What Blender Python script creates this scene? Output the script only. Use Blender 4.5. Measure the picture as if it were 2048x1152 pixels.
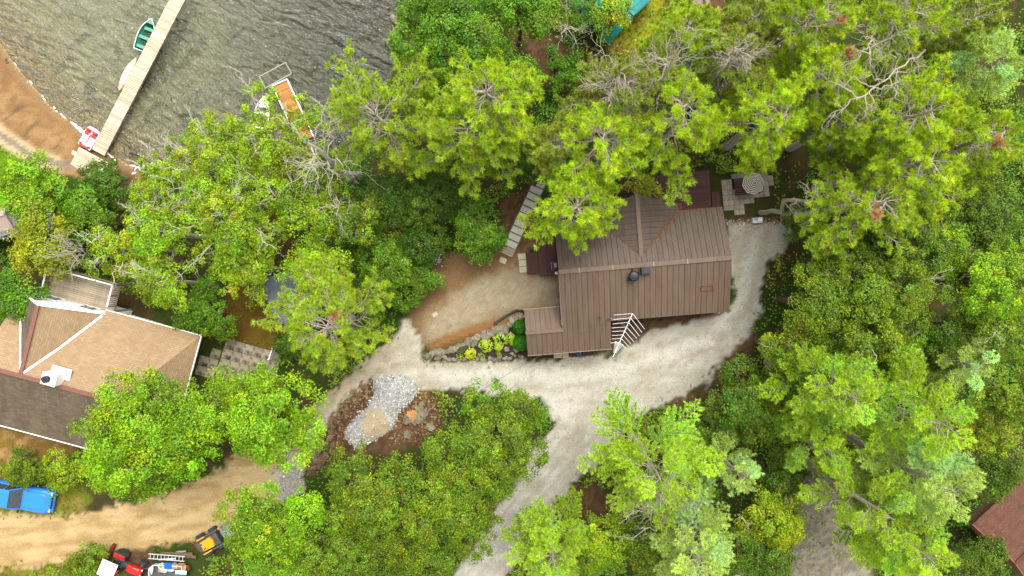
import bpy, math, random
import numpy as np
from mathutils import Vector, Matrix

for o in list(bpy.data.objects): bpy.data.objects.remove(o)
S = bpy.context.scene
C = S.collection

# ------------------------------------------------------------------ camera
CAM_H, FPX, TILT = 55.0, 1365.33, math.radians(-1.93)
cam = bpy.data.cameras.new('camera'); cam.lens = 24; cam.sensor_width = 36
cam.clip_start = 0.5; cam.clip_end = 2000
cam_o = bpy.data.objects.new('camera', cam); C.objects.link(cam_o)
cam_o.location = (0, 0, CAM_H); cam_o.rotation_euler = (TILT, 0, 0)
S.camera = cam_o

# ------------------------------------------------------------------ light
SUN_EL, SUN_AZ = math.radians(62), math.radians(20)      # azimuth clockwise from +Y
w = bpy.data.worlds.new('World'); S.world = w; w.use_nodes = True
nt = w.node_tree; bg = nt.nodes['Background']
sky = nt.nodes.new('ShaderNodeTexSky'); sky.sky_type = 'NISHITA'; sky.sun_disc = False
sky.sun_elevation = SUN_EL; sky.sun_rotation = SUN_AZ
sky.air_density = 1.0; sky.dust_density = 3.0; sky.ozone_density = 1.0
hs = nt.nodes.new('ShaderNodeHueSaturation'); hs.inputs['Saturation'].default_value = 0.15
nt.links.new(sky.outputs[0], hs.inputs['Color']); nt.links.new(hs.outputs[0], bg.inputs[0])
bg.inputs[1].default_value = 0.15
sl = bpy.data.lights.new('sun', 'SUN'); sl.energy = 1.15; sl.angle = math.radians(40); sl.color = (1, .95, .86)
so = bpy.data.objects.new('sun', sl); C.objects.link(so)
sd_ = Vector((math.sin(SUN_AZ)*math.cos(SUN_EL), math.cos(SUN_AZ)*math.cos(SUN_EL), math.sin(SUN_EL)))
so.rotation_euler = sd_.to_track_quat('Z', 'Y').to_euler(); so.location = sd_*80
S.view_settings.view_transform = 'Standard'; S.view_settings.look = 'None'
S.view_settings.gamma = 1; S.view_settings.use_curve_mapping = False
S.view_settings.exposure = 1.5
S.render.engine = 'CYCLES'
S.cycles.max_bounces = 6; S.cycles.diffuse_bounces = 3; S.cycles.glossy_bounces = 2
S.cycles.transmission_bounces = 4; S.cycles.transparent_max_bounces = 6
S.cycles.caustics_reflective = False; S.cycles.caustics_refractive = False

# ------------------------------------------------------------------ pixel of the photograph -> place
def P(px, py, z):
    dx, dy, dz = (px-1024)/FPX, (576-py)/FPX, -1.0
    c, s = math.cos(TILT), math.sin(TILT)
    d = (dx, dy*c-dz*s, dy*s+dz*c)
    t = (z-CAM_H)/d[2]
    return Vector((d[0]*t, d[1]*t, z))
def proj(x, y, z):                       # arrays: place -> pixel of the photograph
    c, s = math.cos(TILT), math.sin(TILT)
    zz = z-CAM_H
    Y = y*c+zz*s; Z = -y*s+zz*c
    return 1024+FPX*x/(-Z), 576-FPX*Y/(-Z)

LAKE_Z = -6.0
SHORE_PX = [(-700,-520),(-300,-190),(-60,20),(0,85),(30,130),(60,165),(100,212),(150,250),(185,280),(222,308),(270,338),(330,368),
            (400,352),(470,318),(540,300),(620,312),(690,296),(735,240),(772,190),(792,120),(802,60),(815,0),(830,-80),(860,-300),(900,-800)]
SHORE = np.array([P(a, b, LAKE_Z)[:2] for a, b in SHORE_PX])
LAKE_POLY = np.vstack([SHORE, [[60, 400], [-400, 400], [-400, 120]]])
def poly_sd(px, py, poly, edges=None):   # signed distance, positive inside
    px = np.asarray(px, float); py = np.asarray(py, float)
    d = np.full(px.shape, 1e18); ins = np.zeros(px.shape, bool)
    n = len(poly)
    for i in range(n):
        x0, y0 = poly[i]; x1, y1 = poly[(i+1) % n]
        if edges is None or i < edges:
            ex, ey = x1-x0, y1-y0
            t = np.clip(((px-x0)*ex+(py-y0)*ey)/(ex*ex+ey*ey+1e-12), 0, 1)
            d = np.minimum(d, (px-x0-t*ex)**2+(py-y0-t*ey)**2)
        cnd = ((y0 > py) != (y1 > py)) & (px < (x1-x0)*(py-y0)/((y1-y0) if y1 != y0 else 1e-12)+x0)
        ins ^= cnd
    d = np.sqrt(d)
    return np.where(ins, d, -d)
def sstep(a, b, x):
    t = np.clip((x-a)/(b-a), 0, 1); return t*t*(3-2*t)
def _h(ix, iy, s):
    n = (ix.astype(np.int64)*374761393+iy.astype(np.int64)*668265263+s*1442695041) & 0xffffffff
    n = ((n ^ (n >> 13))*1274126177) & 0xffffffff
    return ((n ^ (n >> 16)) & 0xffff)/65535.0
def vnoise(x, y, s=0):
    ix, iy = np.floor(x), np.floor(y); fx, fy = x-ix, y-iy
    fx = fx*fx*(3-2*fx); fy = fy*fy*(3-2*fy)
    a = _h(ix, iy, s); b = _h(ix+1, iy, s); c = _h(ix, iy+1, s); d = _h(ix+1, iy+1, s)
    return (a*(1-fx)+b*fx)*(1-fy)+(c*(1-fx)+d*fx)*fy
def fbm(x, y, s=0, o=4):
    t = 0; a = .5
    for i in range(o):
        t = t+a*vnoise(x, y, s+i*17); x = x*2.03+3.1; y = y*2.03+1.7; a *= .5
    return t/(1-.5**o)
def shore_d(x, y): return -poly_sd(x, y, LAKE_POLY, len(SHORE)-1)
def ground_z(x, y):
    x = np.atleast_1d(np.asarray(x, float)); y = np.atleast_1d(np.asarray(y, float))
    d = shore_d(x, y)
    z = LAKE_Z+6.0*sstep(-1.5, 18, d)-.12*(d < 3)*0
    z0 = LAKE_Z+6.0*sstep(-1.5, 18, np.zeros(1))[0]
    z = z-(z0-LAKE_Z)*np.exp(-np.maximum(d, 0)/4)
    z = np.where(d < 0, LAKE_Z-np.minimum(-d*.13, 2.6), z)
    z = z+np.where(d > 3, .18*(fbm(x*.12, y*.12, 5, 3)-.5)*np.clip((d-3)/6, 0, 1), 0)
    return z
def gz(x, y): return float(ground_z(x, y)[0])
def G(px, py, up=0.0):                   # point of the ground (or `up` above it) seen at a pixel
    z = 0.0
    for _ in range(12):
        p = P(px, py, z+up); z = .5*z+.5*gz(p.x, p.y)
    p = P(px, py, z+up); return p

# ------------------------------------------------------------------ helpers
def lin(r, g, b, k=1.0):
    f = lambda c: ((c/255)/12.92 if c/255 <= .04045 else ((c/255+.055)/1.055)**2.4)*k
    return (f(r), f(g), f(b))
K = .62                                   # photo colour -> surface colour
def A(r, g, b, k=K): return lin(r, g, b, k)
def tag(o, label=None, cat=None, group=None, kind=None):
    if label: o['label'] = label
    if cat: o['category'] = cat
    if group: o['group'] = group
    if kind: o['kind'] = kind
    return o
def thing(name, label, cat, loc=(0, 0, 0), rz=0.0, group=None):
    o = bpy.data.objects.new(name, None); C.objects.link(o); o.empty_display_size = .3
    o.location = loc; o.rotation_euler = (0, 0, rz)
    return tag(o, label, cat, group)
def link(name, me, parent=None, loc=(0, 0, 0), rot=(0, 0, 0), scale=(1, 1, 1), kind=None):
    o = bpy.data.objects.new(name, me); C.objects.link(o)
    if parent is not None: o.parent = parent
    o.location = loc; o.rotation_euler = rot; o.scale = scale
    if kind: o['kind'] = kind
    return o
class MB:
    def __init__(s): s.v = []; s.f = []; s.m = []
    def add(s, vs, fs, m=0):
        b = len(s.v); s.v += [tuple(v) for v in vs]
        s.f += [tuple(b+i for i in f) for f in fs]; s.m += [m]*len(fs)
    def box(s, c, d, rz=0, m=0, taper=1.0, mat=None):
        x, y, z = d[0]/2, d[1]/2, d[2]/2; vs = []
        for sz in (-1, 1):
            t = taper if sz > 0 else 1
            for sx, sy in ((-1, -1), (1, -1), (1, 1), (-1, 1)):
                vs.append(Vector((sx*x*t, sy*y*t, sz*z)))
        R = mat if mat is not None else Matrix.Rotation(rz, 3, 'Z')
        vs = [R @ v+Vector(c) for v in vs]
        s.add(vs, [(3, 2, 1, 0), (4, 5, 6, 7), (0, 1, 5, 4), (1, 2, 6, 5), (2, 3, 7, 6), (3, 0, 4, 7)], m)
    def beam(s, a, b, wd, ht, m=0):       # box from a to b
        a, b = Vector(a), Vector(b); d = b-a; L = d.length; d.normalize()
        up = Vector((0, 0, 1)) if abs(d.z) < .95 else Vector((0, 1, 0))
        sx = d.cross(up).normalized(); uz = sx.cross(d)
        R = Matrix((sx, d, uz)).transposed()
        s.box((a+b)/2, (wd, L, ht), m=m, mat=R)
    def prism(s, poly, z0, z1, m=0):      # poly ccw [(x,y)], z may be callables
        n = len(poly)
        f0 = z0 if callable(z0) else (lambda x, y: z0)
        f1 = z1 if callable(z1) else (lambda x, y: z1)
        vs = [(x, y, f0(x, y)) for x, y in poly]+[(x, y, f1(x, y)) for x, y in poly]
        fs = [tuple(range(n-1, -1, -1)), tuple(range(n, 2*n))]
        fs += [(i, (i+1) % n, n+(i+1) % n, n+i) for i in range(n)]
        s.add(vs, fs, m)
    def tube(s, pts, rad, n=6, m=0, cap=True):
        pts = [Vector(p) for p in pts]
        if not hasattr(rad, '__len__'): rad = [rad]*len(pts)
        vs = []; ref = None
        for i, p in enumerate(pts):
            d = (pts[min(i+1, len(pts)-1)]-pts[max(i-1, 0)])
            if d.length < 1e-9: d = Vector((0, 0, 1))
            d.normalize()
            if ref is None: ref = Vector((1, 0, 0)) if abs(d.x) < .8 else Vector((0, 1, 0))
            a = d.cross(ref).normalized(); b = d.cross(a); ref = b.cross(d) if False else ref
            for k in range(n):
                t = 2*math.pi*k/n; vs.append(p+(a*math.cos(t)+b*math.sin(t))*rad[i])
        fs = []
        for i in range(len(pts)-1):
            for k in range(n):
                fs.append((i*n+k, i*n+(k+1) % n, (i+1)*n+(k+1) % n, (i+1)*n+k))
        if cap:
            fs.append(tuple(range(n-1, -1, -1))); fs.append(tuple((len(pts)-1)*n+k for k in range(n)))
        s.add(vs, fs, m)
    def lathe(s, prof, c=(0, 0, 0), n=12, m=0, R=None):   # prof [(r,z)]
        vs = []; c = Vector(c)
        for r, z in prof:
            for k in range(n):
                t = 2*math.pi*k/n; v = Vector((r*math.cos(t), r*math.sin(t), z))
                vs.append((R @ v if R is not None else v)+c)
        fs = []
        for i in range(len(prof)-1):
            for k in range(n): fs.append((i*n+k, i*n+(k+1) % n, (i+1)*n+(k+1) % n, (i+1)*n+k))
        fs.append(tuple(range(n-1, -1, -1))); fs.append(tuple((len(prof)-1)*n+k for k in range(n)))
        s.add(vs, fs, m)
    def mesh(s, name, mats, smooth=False):
        me = bpy.data.meshes.new(name); me.from_pydata(s.v, [], s.f)
        for m in (mats if isinstance(mats, (list, tuple)) else [mats]): me.materials.append(m)
        if any(s.m): me.polygons.foreach_set('material_index', s.m)
        if smooth: me.polygons.foreach_set('use_smooth', [True]*len(s.f))
        me.update(); return me
    def build(s, name, mats, parent=None, smooth=False, bevel=0, **k):
        o = link(name, s.mesh(name, mats, smooth), parent, **k)
        if bevel:
            b = o.modifiers.new('bevel', 'BEVEL'); b.width = bevel; b.segments = 2; b.limit_method = 'ANGLE'
        return o
def np_mesh(name, V, F, mat, col=None, smooth=False):    # F (n,k) uniform
    me = bpy.data.meshes.new(name); V = np.asarray(V, np.float32); F = np.asarray(F, np.int32)
    n, k = F.shape
    me.vertices.add(len(V)); me.vertices.foreach_set('co', V.ravel())
    me.loops.add(n*k); me.loops.foreach_set('vertex_index', F.ravel())
    me.polygons.add(n); me.polygons.foreach_set('loop_start', np.arange(0, n*k, k, dtype=np.int32))
    if smooth: me.polygons.foreach_set('use_smooth', np.ones(n, bool))
    me.update(calc_edges=True)
    if col is not None:
        dom = 'FACE' if len(col) == n else 'POINT'
        a = me.attributes.new('tint', 'FLOAT_COLOR', dom)
        c = np.ones((len(col), 4), np.float32); c[:, :3] = col; a.data.foreach_set('color', c.ravel())
    me.materials.append(mat); return me

# ------------------------------------------------------------------ materials
def new_mat(name):
    m = bpy.data.materials.new(name); m.use_nodes = True
    return m, m.node_tree, m.node_tree.nodes, m.node_tree.links, m.node_tree.nodes['Principled BSDF']
def mat(name, col, rough=.7, metal=0.0, var=.25, scale=6.0, bump=0.0, rnd=0.0, stretch=(1, 1, 1), spec=.3, dark=None, dscale=1.5, damt=.5):
    m, t, N, L, b = new_mat(name)
    tc = N.new('ShaderNodeTexCoord'); mp = N.new('ShaderNodeMapping'); mp.inputs['Scale'].default_value = stretch
    L.new(tc.outputs['Object'], mp.inputs[0])
    n = N.new('ShaderNodeTexNoise'); n.inputs['Scale'].default_value = scale; n.inputs['Detail'].default_value = 5
    L.new(mp.outputs[0], n.inputs['Vector'])
    r = N.new('ShaderNodeMapRange'); r.inputs[1].default_value = .3; r.inputs[2].default_value = .7
    r.inputs[3].default_value = 1-var; r.inputs[4].default_value = 1+var; L.new(n.outputs[0], r.inputs[0])
    base = N.new('ShaderNodeRGB'); base.outputs[0].default_value = (*col, 1)
    src = base.outputs[0]
    if dark is not None:
        n2 = N.new('ShaderNodeTexNoise'); n2.inputs['Scale'].default_value = dscale; n2.inputs['Detail'].default_value = 6
        L.new(mp.outputs[0], n2.inputs['Vector'])
        r2 = N.new('ShaderNodeMapRange'); r2.inputs[1].default_value = .48; r2.inputs[2].default_value = .66
        r2.inputs[4].default_value = damt; L.new(n2.outputs[0], r2.inputs[0])
        mx = N.new('ShaderNodeMix'); mx.data_type = 'RGBA'; mx.inputs[7].default_value = (*dark, 1)
        L.new(r2.outputs[0], mx.inputs[0]); L.new(src, mx.inputs[6]); src = mx.outputs[2]
    vm = N.new('ShaderNodeVectorMath'); vm.operation = 'SCALE'; L.new(src, vm.inputs[0])
    if rnd:
        oi = N.new('ShaderNodeObjectInfo'); r3 = N.new('ShaderNodeMapRange')
        r3.inputs[3].default_value = 1-rnd; r3.inputs[4].default_value = 1+rnd; L.new(oi.outputs['Random'], r3.inputs[0])
        mu = N.new('ShaderNodeMath'); mu.operation = 'MULTIPLY'; L.new(r.outputs[0], mu.inputs[0]); L.new(r3.outputs[0], mu.inputs[1])
        L.new(mu.outputs[0], vm.inputs['Scale'])
    else: L.new(r.outputs[0], vm.inputs['Scale'])
    L.new(vm.outputs[0], b.inputs['Base Color'])
    b.inputs['Roughness'].default_value = rough; b.inputs['Metallic'].default_value = metal
    b.inputs['Specular IOR Level'].default_value = spec
    if bump:
        bp = N.new('ShaderNodeBump'); bp.inputs['Distance'].default_value = bump; bp.inputs['Strength'].default_value = .8
        L.new(n.outputs[0], bp.inputs['Height']); L.new(bp.outputs[0], b.inputs['Normal'])
    return m
def foliage_mat(name, trans=.35, rough=.5):
    m, t, N, L, b = new_mat(name); N.remove(b)
    a = N.new('ShaderNodeAttribute'); a.attribute_name = 'tint'
    d = N.new('ShaderNodeBsdfDiffuse'); tr = N.new('ShaderNodeBsdfTranslucent')
    L.new(a.outputs['Color'], d.inputs[0])
    hs = N.new('ShaderNodeHueSaturation'); hs.inputs['Hue'].default_value = .485; hs.inputs['Saturation'].default_value = 1.1
    hs.inputs['Value'].default_value = 1.15; L.new(a.outputs['Color'], hs.inputs['Color']); L.new(hs.outputs[0], tr.inputs[0])
    mx = N.new('ShaderNodeMixShader'); mx.inputs[0].default_value = trans
    L.new(d.outputs[0], mx.inputs[1]); L.new(tr.outputs[0], mx.inputs[2])
    g = N.new('ShaderNodeBsdfGlossy'); g.inputs['Roughness'].default_value = rough; g.inputs[0].default_value = (1, 1, 1, 1)
    mg = N.new('ShaderNodeMixShader'); mg.inputs[0].default_value = .015
    L.new(mx.outputs[0], mg.inputs[1]); L.new(g.outputs[0], mg.inputs[2])
    L.new(mg.outputs[0], N['Material Output'].inputs[0])
    return m
M = {}
M['leaf'] = foliage_mat('leaf', .32); M['needle'] = foliage_mat('needle', .34, .45)
M['bark_grey'] = mat('bark_grey', A(188, 176, 156), .9, var=.3, scale=14, bump=.02)
M['bark_pale'] = mat('bark_pale', A(212, 204, 184), .85, var=.25, scale=14, bump=.01)
M['bark_brown'] = mat('bark_brown', A(105, 85, 65), .9, var=.35, scale=10, bump=.03)
M['dock_wood'] = mat('dock_wood', A(222, 202, 172, .66), .8, var=.2, scale=4, stretch=(1, 8, 8), rnd=.26, bump=.004)
M['deck_wood'] = mat('deck_wood', A(182, 166, 140), .85, var=.25, scale=4, stretch=(1, 8, 8), rnd=.18, bump=.004)
M['old_wood'] = mat('old_wood', A(110, 88, 62), .9, var=.3, scale=5, rnd=.2)
M['orange_wood'] = mat('orange_wood', A(200, 132, 66), .6, var=.25, scale=4, stretch=(1, 8, 8), rnd=.35)
M['brown_wood'] = mat('brown_wood', A(92, 60, 54), .8, var=.25, scale=5, stretch=(8, 1, 8), rnd=.15)
M['roof_metal'] = mat('roof_metal', A(118, 97, 80), .6, var=.1, scale=1.1, stretch=(3, .35, 1), rnd=.045, spec=.3, dark=A(104, 84, 66), dscale=.7, damt=.4)
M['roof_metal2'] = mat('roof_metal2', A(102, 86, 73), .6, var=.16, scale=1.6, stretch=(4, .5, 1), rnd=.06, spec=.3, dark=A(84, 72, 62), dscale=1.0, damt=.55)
M['needle_litter'] = mat('needle_litter', A(150, 100, 60), .95, var=.4, scale=9)
M['trim_pale'] = mat('trim_pale', A(190, 165, 150), .6, var=.1)
M['wall_brown'] = mat('wall_brown', A(125, 95, 70), .85, var=.2, scale=3, stretch=(1, 1, 6))
M['wall_white'] = mat('wall_white', (.78, .77, .74), .7, var=.05, scale=2)
M['white'] = mat('white_paint', (.8, .8, .79), .5, var=.04)
M['white_metal'] = mat('white_metal', (.74, .76, .73), .4, var=.06)
M['glass'] = mat('window_glass', (.03, .04, .05), .08, var=.1, spec=.6)
M['black'] = mat('black_metal', (.018, .018, .022), .45, var=.3)
M['dark_grey'] = mat('dark_grey', (.06, .06, .065), .6, var=.3)
M['grey_metal'] = mat('grey_metal', (.32, .34, .35), .35, metal=.6, var=.15)
M['alu'] = mat('aluminium', (.62, .65, .66), .35, metal=.5, var=.1)
M['rubber'] = mat('rubber', (.03, .03, .032), .85, var=.3)
M['concrete'] = mat('concrete', A(172, 165, 148), .9, var=.18, scale=9, rnd=.12, bump=.004, dark=A(110, 100, 82), dscale=3, damt=.5)
M['paver_grey'] = mat('paver', A(168, 158, 138), .9, var=.18, scale=8, rnd=.16, bump=.004)  # plain warm grey concrete, tone differs at random from paver to paver
M['paver_stained'] = mat('paver_stained', A(160, 148, 126), .9, var=.2, scale=8, rnd=.12, bump=.004, dark=A(62, 50, 36, .55), dscale=1.9, damt=.85)
M['stair_stone'] = mat('stair_stone', A(205, 200, 180), .9, var=.12, scale=8, rnd=.06)
M['pale_slab'] = mat('pale_slab', A(202, 192, 158), .9, var=.1, scale=6, rnd=.05)
M['stone'] = mat('stone', A(150, 140, 118), .9, var=.45, scale=5, rnd=.3, bump=.03, dark=A(88, 92, 62), dscale=2.5, damt=.7)
M['stone_brown'] = mat('stone_brown', A(140, 115, 88), .9, var=.45, scale=5, rnd=.35, bump=.03, dark=A(80, 62, 44), dscale=2.5, damt=.7)
M['stone_orange'] = mat('stone_orange', A(185, 145, 95), .9, var=.3, scale=4, rnd=.2, bump=.03, dark=A(200, 120, 55), dscale=1.6, damt=.8)
M['gravel'] = mat('gravel', A(172, 172, 168), .9, var=.4, scale=8, bump=.02)
M['mulch'] = mat('mulch', A(58, 48, 40), .95, var=.5, scale=12, bump=.04)
M['mound'] = mat('mound', A(196, 182, 150), .95, var=.2, scale=9, bump=.02)
M['green_boat'] = mat('green_boat', A(95, 178, 150), .5, var=.12, rnd=0)
M['green_boat2'] = mat('green_boat_inside', A(60, 150, 125), .55, var=.15)
M['cream_boat'] = mat('cream_boat', A(240, 215, 180, .75), .4, var=.06)
M['yellow_boat'] = mat('yellow_boat', A(215, 165, 25), .4, var=.1)
M['pink_boat'] = mat('pink_white_boat', A(238, 212, 212, .75), .4, var=.08)
M['red_seat'] = mat('red_seat', A(208, 72, 76), .5, var=.15)
M['blue_car'] = mat('blue_car_paint', A(35, 135, 222, .66), .3, var=.05, spec=.6)
M['red_paint'] = mat('red_paint', A(205, 30, 22), .35, var=.12, spec=.5)
M['rust'] = mat('rust', A(120, 55, 30), .8, var=.35)
M['yellow_paint'] = mat('yellow_paint', A(232, 170, 20), .45, var=.12)
M['blue_plastic'] = mat('blue_plastic', A(15, 105, 190), .4, var=.1)
M['teal_plastic'] = mat('teal_plastic', A(10, 120, 115), .5, var=.12)
M['tan_card'] = mat('cardboard', A(200, 155, 95), .85, var=.15)
M['grey_cloth'] = mat('grey_cloth', A(150, 145, 155), .9, var=.12)
M['cream_bag'] = mat('cream_bag', A(235, 225, 200, .72), .7, var=.1, scale=9)
M['teal_roof'] = mat('teal_roof', A(20, 140, 135), .5, var=.15, scale=2, rnd=.08)
M['grey_roof'] = mat('grey_roof', A(118, 122, 130), .7, var=.14, scale=2, dark=A(90, 94, 100), damt=.5)
M['red_trim'] = mat('red_trim', A(138, 92, 78), .7, var=.12)
M['brick_trim'] = mat('brick_trim', A(185, 105, 80), .7, var=.12)
M['umb_light'] = mat('umbrella_light', A(222, 215, 195), .8, var=.05)
M['umb_dark'] = mat('umbrella_dark', A(92, 80, 72), .8, var=.05)
M['foam'] = mat('foam', (.82, .82, .8), .9, var=.08)
M['weed'] = mat('weed', A(70, 75, 40), .9, var=.3)

def shingle_mat(name, col, col2, speck, spk=.35, bw=.34, bh=.15):
    m, t, N, L, b = new_mat(name)
    uv = N.new('ShaderNodeUVMap')
    br = N.new('ShaderNodeTexBrick'); L.new(uv.outputs[0], br.inputs['Vector'])
    br.inputs['Scale'].default_value = 1; br.inputs['Brick Width'].default_value = bw; br.inputs['Row Height'].default_value = bh
    br.inputs['Mortar Size'].default_value = .012; br.inputs['Mortar Smooth'].default_value = .5
    br.inputs['Color1'].default_value = (*col, 1); br.inputs['Color2'].default_value = (*col2, 1)
    br.inputs['Mortar'].default_value = (*[c*.55 for c in col], 1)
    n = N.new('ShaderNodeTexNoise'); n.inputs['Scale'].default_value = 1.1; n.inputs['Detail'].default_value = 8; n.inputs['Roughness'].default_value = .7
    L.new(uv.outputs[0], n.inputs['Vector'])
    mp = N.new('ShaderNodeMapping'); mp.inputs['Scale'].default_value = (2.2, .3, 1); L.new(uv.outputs[0], mp.inputs[0])
    n2 = N.new('ShaderNodeTexNoise'); n2.inputs['Scale'].default_value = 1.0; n2.inputs['Detail'].default_value = 7; L.new(mp.outputs[0], n2.inputs['Vector'])
    ad = N.new('ShaderNodeMath'); ad.operation = 'ADD'; L.new(n.outputs[0], ad.inputs[0]); L.new(n2.outputs[0], ad.inputs[1])
    r = N.new('ShaderNodeMapRange'); r.inputs[1].default_value = .85; r.inputs[2].default_value = 1.3; r.inputs[4].default_value = spk; L.new(ad.outputs[0], r.inputs[0])
    mx = N.new('ShaderNodeMix'); mx.data_type = 'RGBA'; L.new(r.outputs[0], mx.inputs[0]); L.new(br.outputs[0], mx.inputs[6]); mx.inputs[7].default_value = (*speck, 1)
    L.new(mx.outputs[2], b.inputs['Base Color']); b.inputs['Roughness'].default_value = .9; b.inputs['Specular IOR Level'].default_value = .15
    bp = N.new('ShaderNodeBump'); bp.inputs['Distance'].default_value = .01; bp.inputs['Strength'].default_value = .6; bp.invert = True
    L.new(br.outputs['Fac'], bp.inputs['Height']); L.new(bp.outputs[0], b.inputs['Normal'])
    return m
M['shingle_tan'] = shingle_mat('shingle_tan', A(188, 160, 124), A(172, 144, 110), A(150, 124, 94), .5)
M['shingle_dark'] = shingle_mat('shingle_dark', A(136, 120, 98), A(116, 102, 82), A(88, 76, 62), .7)
M['shingle_brown'] = shingle_mat('shingle_brown', A(132, 92, 76), A(112, 78, 64), A(92, 66, 54), .5)
# ------------------------------------------------------------------ ground
def axis(lo, hi, st, far):
    a = list(np.arange(lo, hi+1e-6, st)); s = st
    l = []; x = lo
    while x > -far: s *= 1.35; x -= s; l.append(x)
    s = st; r = []; x = a[-1]
    while x < far: s *= 1.35; x += s; r.append(x)
    return np.array(l[::-1]+a+r)
GX, GY = axis(-50, 45, .25, 170), axis(-28, 30, .25, 170)
XX, YY = np.meshgrid(GX, GY)
ZZ = ground_z(XX.ravel(), YY.ravel()).reshape(XX.shape)
xx, yy, zz = XX.ravel(), YY.ravel(), ZZ.ravel()
pxg, pyg = proj(xx, yy, zz)
SD = shore_d(xx, yy)
nA, nB, nC = fbm(xx*.35, yy*.35, 3), fbm(xx*1.3, yy*1.3, 9), fbm(xx*3.5, yy*3.5, 21, 3)
def mask(poly, soft=10, amp=26):
    return sstep(-soft, soft, poly_sd(pxg, pyg, poly)+amp*(nB-.5)+amp*.8*(nC-.5))
YARD = [(812,640),(850,560),(880,500),(930,505),(990,505),(1005,470),(1060,400),(1090,480),(1055,500),(1120,555),(1125,612),(1050,625),(960,665),(850,700),(800,700),(790,680)]
GREY = [(850,640),(930,575),(1010,535),(1060,545),(1120,560),(1122,612),(1040,620),(940,650),(850,690)]
BERM = [(852,702),(880,675),(950,650),(1040,626),(1050,645),(1000,658),(940,675),(880,700)]
MAIN = [(560,930),(600,870),(640,800),(690,760),(720,735),(775,690),(810,640),(850,690),(850,722),(950,728),(1060,722),(1230,712),(1290,665),(1440,632),(1470,600),(1462,540),(1455,448),(1585,440),(1590,480),(1540,520),(1518,570),(1525,620),(1490,670),(1445,715),(1410,770),(1340,800),(1270,830),(1230,900),(1160,950),(1110,1010),(1070,1060),(1010,1152),(1000,1300),(870,1300),(905,1152),(955,1080),(1020,990),(1070,900),(1110,850),(1080,800),(980,790),(850,775),(740,757),(690,800),(650,860),(615,920),(600,990),(560,1000)]
TRACK = [(-300,1020),(150,1030),(230,1012),(330,990),(420,950),(490,900),(560,870),(610,860),(610,980),(560,1005),(500,1030),(440,1060),(390,1085),(300,1095),(180,1110),(80,1130),(-300,1150)]
LANE = [(1600,970),(1690,930),(1740,990),(1750,1080),(1740,1300),(1580,1300),(1580,1090)]
BEACH = [(-300,-200),(-60,10),(0,75),(60,155),(100,202),(150,240),(185,270),(222,300),(275,335),(300,400),(250,445),(200,430),(170,360),(115,345),(60,330),(0,290),(-60,240),(-300,100)]
DRY = [(-300,840),(0,855),(150,885),(170,945),(60,930),(-300,900)]
LAWN1 = [(-300,150),(-60,250),(0,292),(30,315),(50,328),(110,345),(100,420),(-300,420)]
LAWN2 = [(455,570),(560,555),(580,650),(560,705),(470,690),(435,660)]
LAWN3 = [(1190,-140),(1360,-140),(1325,60),(1290,110),(1230,110),(1215,80),(1240,40)]
LAWN4 = [(-300,940),(0,930),(60,945),(150,950),(180,1000),(150,1036),(0,1040),(-300,1030)]
LAWN5 = [(-300,1130),(80,1128),(180,1110),(240,1105),(250,1170),(200,1300),(-300,1300)]
SOIL = [[(1415,745),(1440,690),(1500,655),(1525,680),(1450,760)], [(1325,825),(1350,785),(1410,780),(1400,840)], [(1090,1040),(1130,980),(1190,955),(1235,1010),(1225,1060),(1130,1065)],
        [(1222,640),(1440,620),(1440,634),(1300,670),(1260,698),(1222,700)], [(1000,400),(1070,370),(1075,470),(1040,500),(1005,480)], [(640,860),(700,780),(740,757),(830,757),(880,795),(890,860),(800,910),(700,910),(610,960)],
        [(1045,60),(1130,90),(1210,130),(1180,180),(1080,170),(1055,120)], [(1440,430),(1560,430),(1560,447),(1455,452)], [(250,1100),(310,1090),(300,1160),(240,1160)], [(1380,-30),(1480,-30),(1470,80),(1400,100)]]
col = np.zeros((len(xx), 3))
def lay(c, m):
    global col
    c = np.asarray(c)
    if c.ndim == 1: c = c[None, :]
    col = col*(1-m[:, None])+c*m[:, None]
def mixc(a, b, t): return np.asarray(a)[None, :]*(1-t[:, None])+np.asarray(b)[None, :]*t[:, None]
lay(mixc(A(70, 64, 34), A(56, 76, 24), sstep(.3, .6, nA)), np.ones(len(xx)))
lay(A(100, 72, 46), sstep(.58, .7, nB)*.6)
lay(mixc(A(146, 116, 80), A(124, 96, 64), nB), mask(YARD, 8, 20))
lay(mixc(A(180, 168, 142), A(164, 148, 118), sstep(.3, .7, nC)), mask(GREY, 16, 36)*.85)
lay(mixc(A(158, 116, 70), A(128, 92, 54), nC), mask(BERM, 6, 8))
for i, s in enumerate(SOIL):
    lay(mixc(A(112, 84, 58), A(84, 66, 46), sstep(.3, .7, nC)), mask(s, 7, 16))
lay(mixc(A(98, 138, 22), A(80, 112, 20), nB), mask(LAWN1, 4, 6))
lay(mixc(A(104, 86, 24), A(112, 82, 38), nB), mask(LAWN2, 8, 14))
lay(mixc(A(165, 165, 40), A(150, 120, 55), sstep(.4, .65, nB)), mask(LAWN3, 12, 30))
lay(mixc(A(178, 138, 92), A(130, 104, 48), sstep(.35, .65, nB)), mask(DRY, 10, 14))
lay(mixc(A(140, 125, 58), A(108, 118, 32), sstep(.35, .65, nB)), mask(LAWN4, 10, 20))
lay(mixc(A(112, 130, 30), A(135, 112, 55), sstep(.4, .7, nB)), mask(LAWN5, 10, 22))
lay(mixc(A(166, 156, 138), A(136, 124, 106), sstep(.3, .7, nC)), mask(LANE, 14, 30))
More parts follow.
